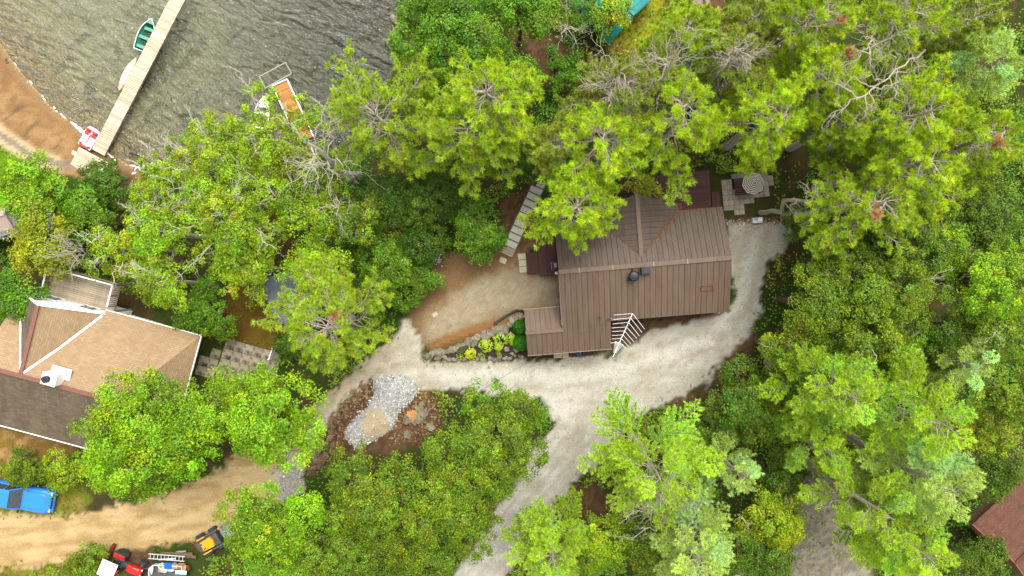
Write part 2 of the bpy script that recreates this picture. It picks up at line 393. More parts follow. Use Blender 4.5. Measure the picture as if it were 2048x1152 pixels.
# sandy track of the neighbour, then the pale gravel drive
tr = mask(TRACK, 5, 26)
lay(mixc(A(206, 178, 128), A(180, 150, 100), sstep(.35, .7, fbm(xx*.5+yy*.15, yy*2.2-xx*.3, 31))), tr)
mm = mask(MAIN, 4, 22)
sandy = sstep(900, 660, pxg)
g1 = mixc(A(204, 200, 184), A(190, 184, 166), sstep(.35, .7, fbm(xx*.55, yy*1.6, 41)))
g2 = mixc(A(206, 188, 154), A(188, 168, 134), sstep(.35, .7, nB))
lay(g1*(1-sandy[:, None])+g2*sandy[:, None], mm)
lay(A(215, 208, 192), mm*mask([(1085,795),(1170,790),(1160,850),(1110,840)], 12, 30)*.8)
lay(A(176, 168, 150), mm*sstep(.6, .7, fbm(xx*.9, yy*.9, 57))*.35)
lay(A(168, 148, 116), mm*sstep(.62, .72, fbm(xx*.4+7, yy*.4, 77))*.3)
lay(A(196, 190, 174), mask([(545,945),(605,905),(610,985),(560,1000)], 10, 26)*.7)
# wheel tracks that follow the drive round the house
CL = [G(*q) for q in ((560, 960), (640, 850), (720, 770), (830, 744), (1000, 752), (1180, 748), (1310, 716), (1410, 680), (1478, 610), (1500, 520), (1520, 440))]
cd_ = np.full(len(xx), 1e9)
for i_ in range(len(CL)-1):
    ex_, ey_ = CL[i_+1].x-CL[i_].x, CL[i_+1].y-CL[i_].y
    t_ = np.clip(((xx-CL[i_].x)*ex_+(yy-CL[i_].y)*ey_)/(ex_*ex_+ey_*ey_), 0, 1); cd_ = np.minimum(cd_, np.hypot(xx-CL[i_].x-t_*ex_, yy-CL[i_].y-t_*ey_))
cw_ = cd_+.35*(nA-.5)
lay(A(176, 166, 144), mm*np.exp(-((cw_-.85)/.28)**2)*sstep(.25, .6, nB)*.7)
lay(A(180, 172, 152), mm*np.exp(-((cw_-2.2)/.2)**2)*sstep(.35, .65, nB)*.5)
lay(A(214, 210, 196), mm*np.exp(-(cw_/.35)**2)*.5)
lay(A(150, 132, 100), mm*sstep(.66, .74, nC)*.3)
# wheel ruts in the lower drive
ax = P(960, 1120, 0); bx = P(1180, 850, 0); dv = (bx-ax).normalized(); nv = Vector((-dv.y, dv.x, 0))
off = (xx-ax.x)*nv.x+(yy-ax.y)*nv.y
lay(A(176, 170, 152), mm*sstep(840, 900, pyg)*sstep(.2, .8, np.sin(off*7.5+2*nB))*.55)
# beach
bm = mask(BEACH, 3, 5)*(SD > -1.2)
sand = mixc(A(164, 130, 88), A(144, 110, 72), sstep(.35, .65, nB))
lay(sand, bm)
dd = SD+1.0*(nA-.5)+.4*(nC-.5)
lay(A(150, 110, 70), bm*sstep(.66, .74, fbm(xx*1.1+yy*.9, (yy+xx)*.25, 88))*.8*sstep(.8, 2.0, SD))
lay(A(96, 80, 62), bm*sstep(.6, .68, fbm((xx+yy)*.35+9, (xx-yy)*1.6, 93))*.7*sstep(1.2, 2.2, SD))
bl = poly_sd(pxg, pyg, BEACH)
lay(A(206, 180, 138), bm*sstep(40, 26, bl)*sstep(140, 100, pxg)*sstep(2, 3, SD))
lay(A(140, 128, 112), bm*sstep(26, 22, bl+8*(nC-.5))*sstep(9, 13, bl+8*(nC-.5))*sstep(170, 120, pxg)*sstep(2, 3, SD))
lay(mixc(A(118, 88, 62), A(84, 66, 50), sstep(.3, .7, nC)), bm*sstep(205, 235, pxg+20*(nB-.5)))
lay(A(205, 186, 150), bm*sstep(-.4, .0, SD)*sstep(.7, .25, SD)*.6)
lay(A(138, 104, 66), bm*sstep(1.3, .2, SD+.5*(nB-.5))*.75)
# bottom of the lake
lb = (SD < 0)
dep = -SD
shal = mixc(A(205, 172, 116), A(222, 214, 162), sstep(0, 4, dep))
deep = mixc(A(226, 224, 176), A(206, 206, 162), sstep(.3, .7, fbm(xx*.25, yy*.25, 61)))
lk = mixc((1, 1, 1), (0, 0, 0), np.zeros(len(xx)))
tdeep = sstep(2, 8, dep)
lk = shal*(1-tdeep[:, None])+deep*tdeep[:, None]
right = sstep(230, 720, pxg+60*(nA-.5))
lk = lk*(1-right[:, None])+mixc(A(108, 106, 90), A(88, 90, 80), nB)*right[:, None]
streak = sstep(.63, .70, fbm((xx+yy)*.22, (xx-yy)*.85, 71))*sstep(1, 3, dep)
lk = lk*(1-.45*streak[:, None])+np.array(A(92, 92, 48))*.45*streak[:, None]
drk = sstep(.66, .74, fbm(xx*.45+3, yy*.45, 79))*sstep(8, 3, np.abs(dep-3.5))
lk = lk*(1-.7*drk[:, None])+np.array(A(70, 68, 56))*.7*drk[:, None]
col = np.where(lb[:, None], lk, col)
col = np.clip(col, .004, 1)
road_m = np.maximum(mm, 0)
zone = np.zeros(len(xx), int)                            # which sheet of the ground a point belongs to
for poly, k in ((LAWN1, 4), (LAWN2, 4), (LAWN3, 4), (LAWN4, 4), (LAWN5, 4), (DRY, 4), (YARD, 2), (LANE, 2), (TRACK, 5), (MAIN, 1), (BEACH, 3)):
    zone[poly_sd(pxg, pyg, poly) > 0] = k
zone[lb] = 6
# small relief: berm, soil heap, ruts
zz2 = zz.copy()
zz2 += .35*sstep(-4, 14, poly_sd(pxg, pyg, BERM))
for s, h in ((SOIL[0], .5), (SOIL[1], .4), (SOIL[2], .9)): zz2 += h*sstep(0, 45, poly_sd(pxg, pyg, s))*(.8+.4*nB)
soilm = np.clip(1-road_m-(zone == 3)-(zone == 6), 0, 1)
zz2 += np.where(zone == 0, .12*(nC-.5), .03*(nC-.5)*(zone != 6))
m, t, N, L, b = new_mat('earth')
a = N.new('ShaderNodeAttribute'); a.attribute_name = 'tint'
tc = N.new('ShaderNodeTexCoord')
n1 = N.new('ShaderNodeTexNoise'); n1.inputs['Scale'].default_value = 7; n1.inputs['Detail'].default_value = 6; n1.inputs['Roughness'].default_value = .7
n2 = N.new('ShaderNodeTexNoise'); n2.inputs['Scale'].default_value = 1.2; n2.inputs['Detail'].default_value = 5
L.new(tc.outputs['Object'], n1.inputs['Vector']); L.new(tc.outputs['Object'], n2.inputs['Vector'])
r1 = N.new('ShaderNodeMapRange'); r1.inputs[1].default_value = .3; r1.inputs[2].default_value = .7; r1.inputs[3].default_value = .8; r1.inputs[4].default_value = 1.18; L.new(n1.outputs[0], r1.inputs[0])
r2 = N.new('ShaderNodeMapRange'); r2.inputs[1].default_value = .3; r2.inputs[2].default_value = .7; r2.inputs[3].default_value = .93; r2.inputs[4].default_value = 1.07; L.new(n2.outputs[0], r2.inputs[0])
mu = N.new('ShaderNodeMath'); mu.operation = 'MULTIPLY'; L.new(r1.outputs[0], mu.inputs[0]); L.new(r2.outputs[0], mu.inputs[1])
vm = N.new('ShaderNodeVectorMath'); vm.operation = 'SCALE'; n3 = N.new('ShaderNodeTexNoise'); n3.inputs['Scale'].default_value = 26; n3.inputs['Detail'].default_value = 3; L.new(tc.outputs['Object'], n3.inputs['Vector'])
r3 = N.new('ShaderNodeMapRange'); r3.inputs[1].default_value = .32; r3.inputs[2].default_value = .68; r3.inputs[3].default_value = .8; r3.inputs[4].default_value = 1.16; L.new(n3.outputs[0], r3.inputs[0])
mu2 = N.new('ShaderNodeMath'); mu2.operation = 'MULTIPLY'; L.new(mu.outputs[0], mu2.inputs[0]); L.new(r3.outputs[0], mu2.inputs[1])
L.new(a.outputs['Color'], vm.inputs[0]); L.new(mu2.outputs[0], vm.inputs['Scale'])
L.new(vm.outputs[0], b.inputs['Base Color']); b.inputs['Roughness'].default_value = .95; b.inputs['Specular IOR Level'].default_value = .1
bp = N.new('ShaderNodeBump'); bp.inputs['Distance'].default_value = .05; bp.inputs['Strength'].default_value = .7; L.new(n1.outputs[0], bp.inputs['Height']); L.new(bp.outputs[0], b.inputs['Normal'])
M['earth'] = m
nx, ny = len(GX), len(GY)
idx = np.arange(nx*ny).reshape(ny, nx)
FA = np.stack([idx[:-1, :-1].ravel(), idx[:-1, 1:].ravel(), idx[1:, 1:].ravel(), idx[1:, :-1].ravel()], 1)
VV = np.stack([xx, yy, zz2], 1)
fz = zone[FA[:, 0]]
for k, nm in ((0, 'ground'), (1, 'gravel_road'), (2, 'dirt_yard'), (3, 'beach'), (4, 'lawn'), (5, 'sandy_track'), (6, 'lake_bed')):
    f = FA[fz == k]; u, inv = np.unique(f, return_inverse=True)
    o = link(nm, np_mesh(nm, VV[u], inv.reshape(f.shape), M['earth'], col[u], True)); o['kind'] = 'structure'
# surface sampler that knows the small relief
def surf(x, y):
    i = int(np.clip(np.searchsorted(GX, x)-1, 0, nx-2)); j = int(np.clip(np.searchsorted(GY, y)-1, 0, ny-2))
    tx = (x-GX[i])/(GX[i+1]-GX[i]); ty = (y-GY[j])/(GY[j+1]-GY[j]); Zg = zz2.reshape(ny, nx)
    return float((Zg[j, i]*(1-tx)+Zg[j, i+1]*tx)*(1-ty)+(Zg[j+1, i]*(1-tx)+Zg[j+1, i+1]*tx)*ty)
def Gs(px, py, up=0.0):
    p = G(px, py, up); p.z = surf(p.x, p.y)+up; return p

# ------------------------------------------------------------------ lake
m, t, N, L, b = new_mat('lake_water'); N.remove(b)
tc = N.new('ShaderNodeTexCoord')
def wav(scale, rot, st, det, dist):
    mp = N.new('ShaderNodeMapping'); mp.vector_type = 'TEXTURE'; mp.inputs['Rotation'].default_value = (0, 0, math.radians(rot)); mp.inputs['Scale'].default_value = st
    L.new(tc.outputs['Object'], mp.inputs[0])
    n = N.new('ShaderNodeTexNoise'); n.inputs['Scale'].default_value = scale; n.inputs['Detail'].default_value = det; n.inputs['Distortion'].default_value = dist
    L.new(mp.outputs[0], n.inputs['Vector']); return n.outputs[0]
wa = wav(1.7, -28, (3.0, 1, 1), 3, .7); wb = wav(3.4, -48, (2.2, 1, 1), 3, .9); wc = wav(.4, -20, (2.4, 1, 1), 2, .3)
def mth(op, x, y):
    n = N.new('ShaderNodeMath'); n.operation = op
    for i, v in enumerate((x, y)):
        if isinstance(v, (int, float)): n.inputs[i].default_value = v
        else: L.new(v, n.inputs[i])
    return n.outputs[0]
hgt = mth('ADD', mth('ADD', wa, mth('MULTIPLY', wb, .5)), mth('MULTIPLY', wc, 1.2))
bp = N.new('ShaderNodeBump'); bp.inputs['Distance'].default_value = 1.0; bp.inputs['Strength'].default_value = 1; L.new(hgt, bp.inputs['Height'])
gl = N.new('ShaderNodeBsdfGlossy'); gl.inputs['Roughness'].default_value = .2; gl.inputs[0].default_value = (1, 1, 1, 1); L.new(bp.outputs[0], gl.inputs['Normal'])
tp = N.new('ShaderNodeBsdfTransparent'); tp.inputs[0].default_value = (.95, .97, .9, 1)
df = N.new('ShaderNodeBsdfDiffuse'); df.inputs[0].default_value = (*A(156, 156, 118), 1); L.new(bp.outputs[0], df.inputs['Normal'])
m1 = N.new('ShaderNodeMixShader'); m1.inputs[0].default_value = .17; L.new(tp.outputs[0], m1.inputs[1]); L.new(df.outputs[0], m1.inputs[2])
fr = N.new('ShaderNodeFresnel'); fr.inputs['IOR'].default_value = 1.62; L.new(bp.outputs[0], fr.inputs['Normal'])
m2 = N.new('ShaderNodeMixShader'); L.new(fr.outputs[0], m2.inputs[0]); L.new(m1.outputs[0], m2.inputs[1]); L.new(gl.outputs[0], m2.inputs[2])
L.new(m2.outputs[0], N['Material Output'].inputs[0]); M['water'] = m
wq = MB(); wq.add([(-400, -25, LAKE_Z), (30, -25, LAKE_Z), (30, 170, LAKE_Z), (-400, 170, LAKE_Z)], [(0, 1, 2, 3)])
o = wq.build('lake_water', M['water']); o['kind'] = 'structure'
# foam where the waves run up the beach
rng = np.random.default_rng(5)
fm = MB()
def foam_patch(px, py, L_, W_, ang, n=10):
    c = P(px, py, LAKE_Z+.03); a = math.radians(ang)
    vs = []
    for k in range(n):
        t = 2*math.pi*k/n; r = .75+.5*rng.random()
        x, y = L_*math.cos(t)*r, W_*math.sin(t)*r
        vs.append((c.x+x*math.cos(a)-y*math.sin(a), c.y+x*math.sin(a)+y*math.cos(a)))
    fm.prism(vs, lambda x, y: max(LAKE_Z, surf(x, y))+.008, lambda x, y: max(LAKE_Z, surf(x, y))+.03)
for i in range(8):
    foam_patch(144+i*3.6+rng.random()*3, 245+i*3.0+rng.random()*3, .14+.22*rng.random(), .06+.12*rng.random(), -40)
for px, py in ((85,192),(88,198),(62,165),(108,215),(113,222),(122,228),(128,234),(30,128)): foam_patch(px, py, .1+.14*rng.random(), .03+.04*rng.random(), -48)
for i in range(5): foam_patch(214+i*4.2, 306+i*3.4, .12+.15*rng.random(), .05+.07*rng.random(), -38)
for i in range(9): foam_patch(262+rng.random()*26, 330+rng.random()*18, .13+.12*rng.random(), .06, rng.random()*180)
for i in range(8): foam_patch(298+rng.random()*16, 350+rng.random()*12, .14, .08, rng.random()*180)
o = fm.build('wave_foam', M['foam']); tag(o, 'white wave foam washing up along the edge of the beach', 'foam', kind='stuff')
# ------------------------------------------------------------------ roofs
def clip(poly, a, b, c):                  # keep a*x+b*y<=c
    out = []
    for i in range(len(poly)):
        p, q = poly[i], poly[(i+1) % len(poly)]
        dp, dq = a*p[0]+b*p[1]-c, a*q[0]+b*q[1]-c
        if dp <= 0: out.append(p)
        if (dp < 0 < dq) or (dq < 0 < dp):
            t = dp/(dp-dq); out.append((p[0]+(q[0]-p[0])*t, p[1]+(q[1]-p[1])*t))
    return out
def ribbed(parent, poly, plane, axis_, width, mt, name='roof_panel', th=.03, rib=.035, lift=.02):
    """metal roof cut into its sheets: each sheet a piece with a raised rib along one edge"""
    vals = [p[axis_] for p in poly]; lo, hi = min(vals), max(vals)
    n = max(1, round((hi-lo)/width)); wd = (hi-lo)/n; rr = random.Random(int(lo*100)+len(poly))
    for i in range(n):
        a0, a1 = lo+i*wd, lo+(i+1)*wd
        e = (1, 0) if axis_ == 0 else (0, 1)
        s = clip(clip(poly, e[0], e[1], a1-.027), -e[0], -e[1], -a0)
        if len(s) < 3: continue
        mb = MB(); j = rr.uniform(0, .012)
        mb.prism(s, lambda x, y: plane(x, y)-th, lambda x, y: plane(x, y)+lift+j)
        for q, wq_, hq in ((a0+.02, .055, rib), (a0+wd*.5, .03, rib*.4)):
            r_ = clip(clip(poly, e[0], e[1], q+wq_/2), -e[0], -e[1], -(q-wq_/2))
            if len(r_) >= 3: mb.prism(r_, lambda x, y: plane(x, y)+lift, lambda x, y: plane(x, y)+lift+j+hq)
        mb.build(name, mt, parent)
def slope_uv(parent, name, poly, plane, eave_dir, mt, th=.06):
    """shingled slope with courses running along the eave"""
    mb = MB(); mb.prism(poly, lambda x, y: plane(x, y)-th, plane)
    me = mb.mesh(name, mt); uv = me.uv_layers.new(name='UVMap')
    ex, ey = eave_dir
    g = (plane(1, 0)-plane(0, 0), plane(0, 1)-plane(0, 0)); k = math.sqrt(1+g[0]**2+g[1]**2)
    for lp in me.loops:
        v = me.vertices[lp.vertex_index].co
        uv.data[lp.index].uv = ((v.x*ex+v.y*ey)+50, (-v.x*ey+v.y*ex)*k+50)
    return link(name, me, parent)
def win(parent, c, w_, h_, axis_, frame=M['white']):
    """window with frame, pane and sill set into a wall; axis_ is the wall's outward direction (x,y)"""
    ax_, ay_ = axis_; rz = math.atan2(ay_, ax_)-math.pi/2
    R = Matrix.Rotation(rz, 3, 'Z'); c = Vector(c)
    f = MB()
    for dx, dz, ww, hh in ((-w_/2, 0, .07, h_), (w_/2, 0, .07, h_), (0, h_/2, w_+.07, .07), (0, -h_/2, w_+.07, .07), (0, 0, .04, h_-.1)):
        f.box(c+R @ Vector((dx, .02, dz)), (ww, .08, hh), rz)
    fo = f.build('window', frame, parent)
    p = MB(); p.box(c+R @ Vector((0, .005, 0)), (w_-.05, .03, h_-.05), rz); p.build('pane', M['glass'], fo)

# ---- the brown metal-roofed house
HO = Vector((9.61, 0, 0)); HA = math.radians(4.7)
house = thing('house', 'house with brown ribbed metal roof, cross gable and low front wing beside the gravel drive', 'house', HO, HA)
RZ = 4.7; PI_ = .36
def hl(px, py, z):                        # pixel at height z -> house frame
    v = P(px, py, z)-HO; c, s = math.cos(HA), math.sin(HA)
    return (v.x*c+v.y*s, -v.x*s+v.y*c)
roof = MB()
X0, X1 = -6.18, 6.55
pS = lambda x, y: RZ+PI_*y
pN = lambda x, y: RZ-PI_*y
CG = .62
pE = lambda x, y: RZ-PI_*CG-PI_*x
pW = lambda x, y: RZ-PI_*CG+PI_*x
roof.beam((X0-.03, 0, RZ+.05), (X1+.03, 0, RZ+.05), .34, .07)
for px in (1157, 1225, 1307, 1375):
    lx = hl(px, 530, RZ)[0]; roof.box((lx, 0, RZ+.1), (.05, .36, .03), m=1)
roof.beam((0, CG, RZ-PI_*CG+.06), (0, 5.28, RZ-PI_*CG+.06), .3, .06)
roof.beam((-8.98, -4.47, 4.7-PI_*4.47+.06), (-6.1, -4.47, 4.7-PI_*4.47+.06), .26, .05)
# fascia boards
roof.beam((X0, -4.03, 3.2), (X0, 0, 4.64), .05, .16, 1); roof.beam((X1+.02, -4.03, 3.16), (X1+.02, 0, 4.61), .05, .16, 0)
roof.beam((X1+.02, 0, 4.61), (X1+.02, 3.87, 3.2), .05, .16, 0)
roof.beam((-2.4, -4.05, 3.2), (X1, -4.05, 3.2), .04, .12, 0)
roof.beam((-8.95, -6.31, 2.4), (-2.42, -6.31, 2.4), .04, .1, 1)
roof.beam((-8.97, -2.7, 2.43), (-6.05, -2.7, 2.43), .04, .1, 1)
roof_o = roof.build('roof', [M['roof_metal'], M['trim_pale']], house)
# lower slope and the wing in front of it
ribbed(roof_o, [(X0, -6.29), (-2.44, -6.29), (-2.44, 0), (X0, 0)], pS, 0, .42, M['roof_metal'])
ribbed(roof_o, [(-2.43, -4.03), (X1, -4.03), (X1, 0), (-2.43, 0)], pS, 0, .42, M['roof_metal'])
ribbed(roof_o, [(-8.93, -6.29), (X0-.01, -6.29), (X0-.01, -4.47), (-8.93, -4.47)], pS, 0, .42, M['roof_metal'])
zA = RZ-PI_*4.47
ribbed(roof_o, [(-8.93, -4.47), (X0-.01, -4.47), (X0-.01, -2.72), (-8.93, -2.72)], lambda x, y: zA-.4*(y+4.47), 0, .42, M['roof_metal'])
# upper slope left and right of the cross gable, and the two gable slopes
HW = 3.25
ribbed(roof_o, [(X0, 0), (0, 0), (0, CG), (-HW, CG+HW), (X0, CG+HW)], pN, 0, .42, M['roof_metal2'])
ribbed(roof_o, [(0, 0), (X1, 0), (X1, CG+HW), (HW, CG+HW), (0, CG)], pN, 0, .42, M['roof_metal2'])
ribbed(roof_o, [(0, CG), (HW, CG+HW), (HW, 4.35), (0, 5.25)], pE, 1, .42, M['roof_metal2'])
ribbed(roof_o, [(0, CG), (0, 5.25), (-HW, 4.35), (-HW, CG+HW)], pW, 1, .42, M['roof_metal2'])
# needle litter caught in the valleys
lt = MB(); rr = random.Random(4)
for sgn in (-1, 1):
    for i in range(420 if sgn > 0 else 90):
        t = rr.random()**(.7 if sgn > 0 else 1); x = (.25+t*(3.3 if sgn > 0 else 2.6)); o_ = rr.gauss(0, .05+.2*t*(sgn > 0))
        y = CG+x+o_; zz_ = max(pN(0, y), pE(x, y))+.055; a = rr.random()*6.3; l_ = .05+.06*rr.random()
        lt.add([(sgn*x-l_*math.cos(a), y-l_*math.sin(a), zz_), (sgn*x+.02*math.sin(a), y-.02*math.cos(a), zz_+.01), (sgn*x+l_*math.cos(a), y+l_*math.sin(a), zz_)], [(0, 1, 2)])
for i in range(160):
    x = HW+rr.random()*3.2; y = CG+HW-.02-abs(rr.gauss(0, .06)); a = rr.random()*6.3; l_ = .06
    lt.add([(x-l_*math.cos(a), y-l_*math.sin(a), pN(x, y)+.06), (x+.02*math.sin(a), y-.02*math.cos(a), pN(x, y)+.07), (x+l_*math.cos(a), y+l_*math.sin(a), pN(x, y)+.06)], [(0, 1, 2)])
for i in range(420):
    x = rr.uniform(X0+.2, X1-.2); y = rr.uniform(.1, 3.7) if rr.random() < .75 else rr.uniform(-3.9, 0); a = rr.random()*6.3; l_ = .03+.05*rr.random()
    if abs(x) < HW and y > CG: z_ = max(pN(x, y), pE(abs(x), y))
    else: z_ = RZ-PI_*abs(y)
    lt.add([(x-l_*math.cos(a), y-l_*math.sin(a), z_+.05), (x+.02*math.sin(a), y-.02*math.cos(a), z_+.055), (x+l_*math.cos(a), y+l_*math.sin(a), z_+.05)], [(0, 1, 2)])
lt.build('needle_litter', M['needle_litter'], roof_o, kind='stuff')
# walls
wl = MB()
def wallbox(x0, x1, y0, y1, top): wl.prism([(x0, y0), (x1, y0), (x1, y1), (x0, y1)], -3.2, top)
hs_ = lambda x, y: RZ-PI_*abs(y)-.1
wl.prism([(X0+.25, -3.7), (X1-.3, -3.7), (X1-.3, 0), (X0+.25, 0)], -2.6, hs_)
wl.prism([(X0+.25, 0), (X1-.3, 0), (X1-.3, 3.5), (X0+.25, 3.5)], -2.6, hs_)
wl.prism([(-HW+.3, 3.5), (0, 3.5), (0, 4.0), (-HW+.3, 4.0)], -2.6, lambda x, y: pW(x, y)-.1)
wl.prism([(0, 3.5), (HW-.3, 3.5), (HW-.3, 4.0), (0, 4.0)], -2.6, lambda x, y: pE(x, y)-.1)
wl.prism([(-8.7, -6.0), (-2.7, -6.0), (-2.7, -4.47), (-8.7, -4.47)], -.4, lambda x, y: pS(x, y)-.1)
wl.prism([(-8.7, -4.47), (-6.2, -4.47), (-6.2, -2.95), (-8.7, -2.95)], -.4, lambda x, y: zA-.4*(y+4.47)-.1)
wl.build('wall', M['wall_brown'], house)
for x in (-.9, 2.2, 4.8): win(house, (x, -3.72, 1.7), 1.2, 1.0, (0, -1))
for x in (-1.4, 1.4): win(house, (x, 4.02, 1.6), 1.5, 1.6, (0, 1))
for y in (-2, 1.6): win(house, (X1-.28, y, 1.7), 1.2, 1.0, (1, 0))
dr = MB(); dr.box((-4.6, -6.03, 1.0), (.95, .06, 2.0)); do_ = dr.build('door', M['white'], house)
dk = MB(); dk.box((-4.25, -6.08, 1.0), (.04, .06, .12)); dk.build('handle', M['grey_metal'], do_)
# roof furniture
def onroof(px, py): 
    z = 4.4
    for _ in range(4): x, y = hl(px, py, z); z = pS(x, y)
    return x, y, z
x, y, z = onroof(1265, 552)
c_ = MB(); c_.lathe([(.2, -.3), (.2, .55), (.38, .56), (.4, .62), (.3, .78), (.08, .84)], (x, y, z), 14); c_.box((x-.22, y-.22, z+.03), (.3, .3, .12))
c_.tube([(x-.05, y+.3, z+.12), (x-.05, y+.78, z+.3)], .055, 8); c_.build('chimney', M['black'], house)
x, y, z = onroof(1289, 541)
c_ = MB(); c_.box((x, y, z+.1), (.62, .5, .9)); c_.box((x+.06, y+.03, z+.57), (.5, .42, .06)); c_.box((x, y, z+.05), (.8, .62, .1), rz=0); c_.build('chimney', M['black'], house)
x, y, z = onroof(1413, 577)
c_ = MB()
for dx, dy, ww, hh in ((-.44, 0, .05, .36), (.44, 0, .05, .36), (0, .18, .93, .05), (0, -.18, .93, .05)):
    c_.box((x+dx, y+dy, pS(x+dx, y+dy)+.05), (ww, hh, .08))
c_.build('roof_hatch', M['rust'], house)
for px, py in ((1200, 633), (1217, 637)):
    x, y, z = onroof(px, py); c_ = MB(); c_.lathe([(.13, -.05), (.13, .06), (.06, .08), (.06, .3), (.09, .31), (.07, .38)], (x, y, z), 8); c_.build('roof_vent', M['dark_grey'], house)

# ---- decks of the brown house
def H2W(x, y, z=0):
    c, s = math.cos(HA), math.sin(HA); return Vector((HO.x+x*c-y*s, HO.y+x*s+y*c, z))
def plank_deck(name, label, cat, org, rz, x0, x1, y0, y1, top, along, bw, mt, group=None, skirt=.5, gap=.012, posts=True, frame=None):
    t = thing(name, label, cat, org, rz, group)
    n = max(1, round(((x1-x0) if along == 'y' else (y1-y0))/bw)); st = ((x1-x0) if along == 'y' else (y1-y0))/n
    L_ = (y1-y0) if along == 'y' else (x1-x0)
    mb = MB(); mb.box((0, 0, 0), (L_, st-gap, .04)); me = mb.mesh('plank', mt)
    rr = random.Random(n)
    for i in range(n):
        q = (i+.5)*st; dz = rr.uniform(-.004, .004)
        if along == 'y': link('plank', me, t, (x0+q, (y0+y1)/2, top-.02+dz), (0, 0, math.pi/2))
        else: link('plank', me, t, ((x0+x1)/2, y0+q, top-.02+dz))
    f = MB(); fr_ = frame or mt
    for (a, b) in (((x0+.03, y0), (x0+.03, y1)), ((x1-.03, y0), (x1-.03, y1)), ((x0, y0+.03), (x1, y0+.03)), ((x0, y1-.03), (x1, y1-.03))):
        f.beam((*a, top-.13), (*b, top-.13), .05, .17)
    f.build('frame', fr_, t)
    if posts:
        for a in (x0+.1, x1-.1):
            for b in (y0+.1, y1-.1):
                p_ = MB(); p_.box((a, b, top-.2-skirt/2), (.1, .1, skirt)); p_.build('post', fr_, t)
    return t
x0, y0 = hl(1080, 553, .5); x1, y1 = -6.0, hl(1100, 470, .5)[1]
plank_deck('deck', 'reddish brown wooden side deck carrying the barbecue at the left wall of the house', 'deck', H2W(0, 0, 0), HA, x0, x1, y0, y1, .5, 'y', .14, M['brown_wood'], skirt=.9)
xa, xb = hl(1054, 545, .25)[0], hl(1079, 545, .25)[0]; ya, yb = hl(1066, 548, .25)[1], hl(1066, 505, .25)[1]
plank_deck('wooden_step', 'reddish brown plank step between the side deck and three pale slabs', 'step', H2W(0, 0, 0), HA, xa, xb, ya, yb, .25, 'y', .14, M['brown_wood'], skirt=.3)
z1 = 0.9
x0, y0 = hl(1290, 396, z1); x1, y1 = hl(1432, 366, z1)
yb = 4.45
plank_deck('deck', 'dark brown lakeside deck half hidden by pines behind the cross gable', 'deck', H2W(0, 0, 0), HA, hl(1240, 395, z1)[0], hl(1422, 400, z1)[0], 3.55, hl(1290, 350, z1)[1], z1, 'x', .15, M['brown_wood'], skirt=2.2)
plank_deck('deck_step', 'dark brown end landing of crosswise boards next to the grey paver patio', 'deck', H2W(0, 0, 0), HA, hl(1424, 400, z1)[0], hl(1441, 400, z1)[0], 3.4, hl(1430, 384, z1)[1], z1-.03, 'y', .14, M['brown_wood'], skirt=1.6)
# thin pale guard rail of that deck
rl = thing('deck_railing', 'thin pale guard rail at the corner of the lakeside deck under pine branches', 'railing', H2W(0, 0, 0), HA)
za = 1.95
a, b_, c_ = hl(1236, 354, za), hl(1288, 351, za), hl(1293, 389, za)
mb = MB(); mb.beam((*a, za), (*b_, za), .07, .05); mb.beam((*b_, za), (*c_, za), .07, .05); mb.build('top_rail', M['trim_pale'], rl)
for q in (a, ((a[0]+b_[0])/2, (a[1]+b_[1])/2), b_, c_):
    mb = MB(); mb.box((*q, (za+z1)/2-.02), (.08, .08, za-z1)); mb.build('post', M['trim_pale'], rl)
# front landing and slabs
plank_deck('landing', 'small dark brown plank landing at the front edge of the metal-roofed wing', 'landing', H2W(0, 0, 0), HA, hl(1139, 712, .2)[0], hl(1190, 712, .2)[0], hl(1165, 712, .2)[1]-.02, -5.9, .2, 'y', .14, M['brown_wood'], skirt=.2)
for i, (px, wd) in enumerate(((1116, .66), (1131, .5))):
    x, y = hl(px, 712, .1); mb = MB(); mb.box((x, y+.15, .09), (wd, .62, .1))
    tag(mb.build('paving_slab', M['pale_slab'], None, bevel=.012, loc=H2W(0, 0, 0), rot=(0, 0, HA)), ('wider mossy yellow slab at the front edge of the wing', 'narrower yellow slab touching the dark plank landing at the front')[i], 'slab', 'slabs at the front landing')
for i, py in enumerate((513, 526, 539)):
    x, y = hl((1044, 1046, 1047)[i], py, .08); mb = MB(); mb.box((x, y, .06), (.66, .49, .12))
    tag(mb.build('paving_slab', M['pale_slab'], None, bevel=.012, loc=H2W(0, 0, 0), rot=(0, 0, HA)), ('upper pale slab of three beside the wooden step', 'middle pale slab of three beside the wooden step', 'lower pale slab of three beside the wooden step')[i], 'slab', 'pale slabs by the side deck')

# ---- the tan-roofed cottage
CO = Vector((-33.315, -8.743, 0)); CA = math.radians(-15.2)
cot = thing('cottage', 'white-walled cottage with tan and dark weathered shingle roof and white valley flashing', 'cottage', CO, CA)
CR, CP = 5.5, .53
cN = lambda x, y: CR-CP*y
cS = lambda x, y: CR+CP*y
CE, CW_ = 5.62, -5.05
gx = -2.62; gz_ = 5.5-.06; GP = .82
def cl(px, py, z):
    v = P(px, py, z)-CO; c, s = math.cos(CA), math.sin(CA); return (v.x*c+v.y*s, -v.x*s+v.y*c)
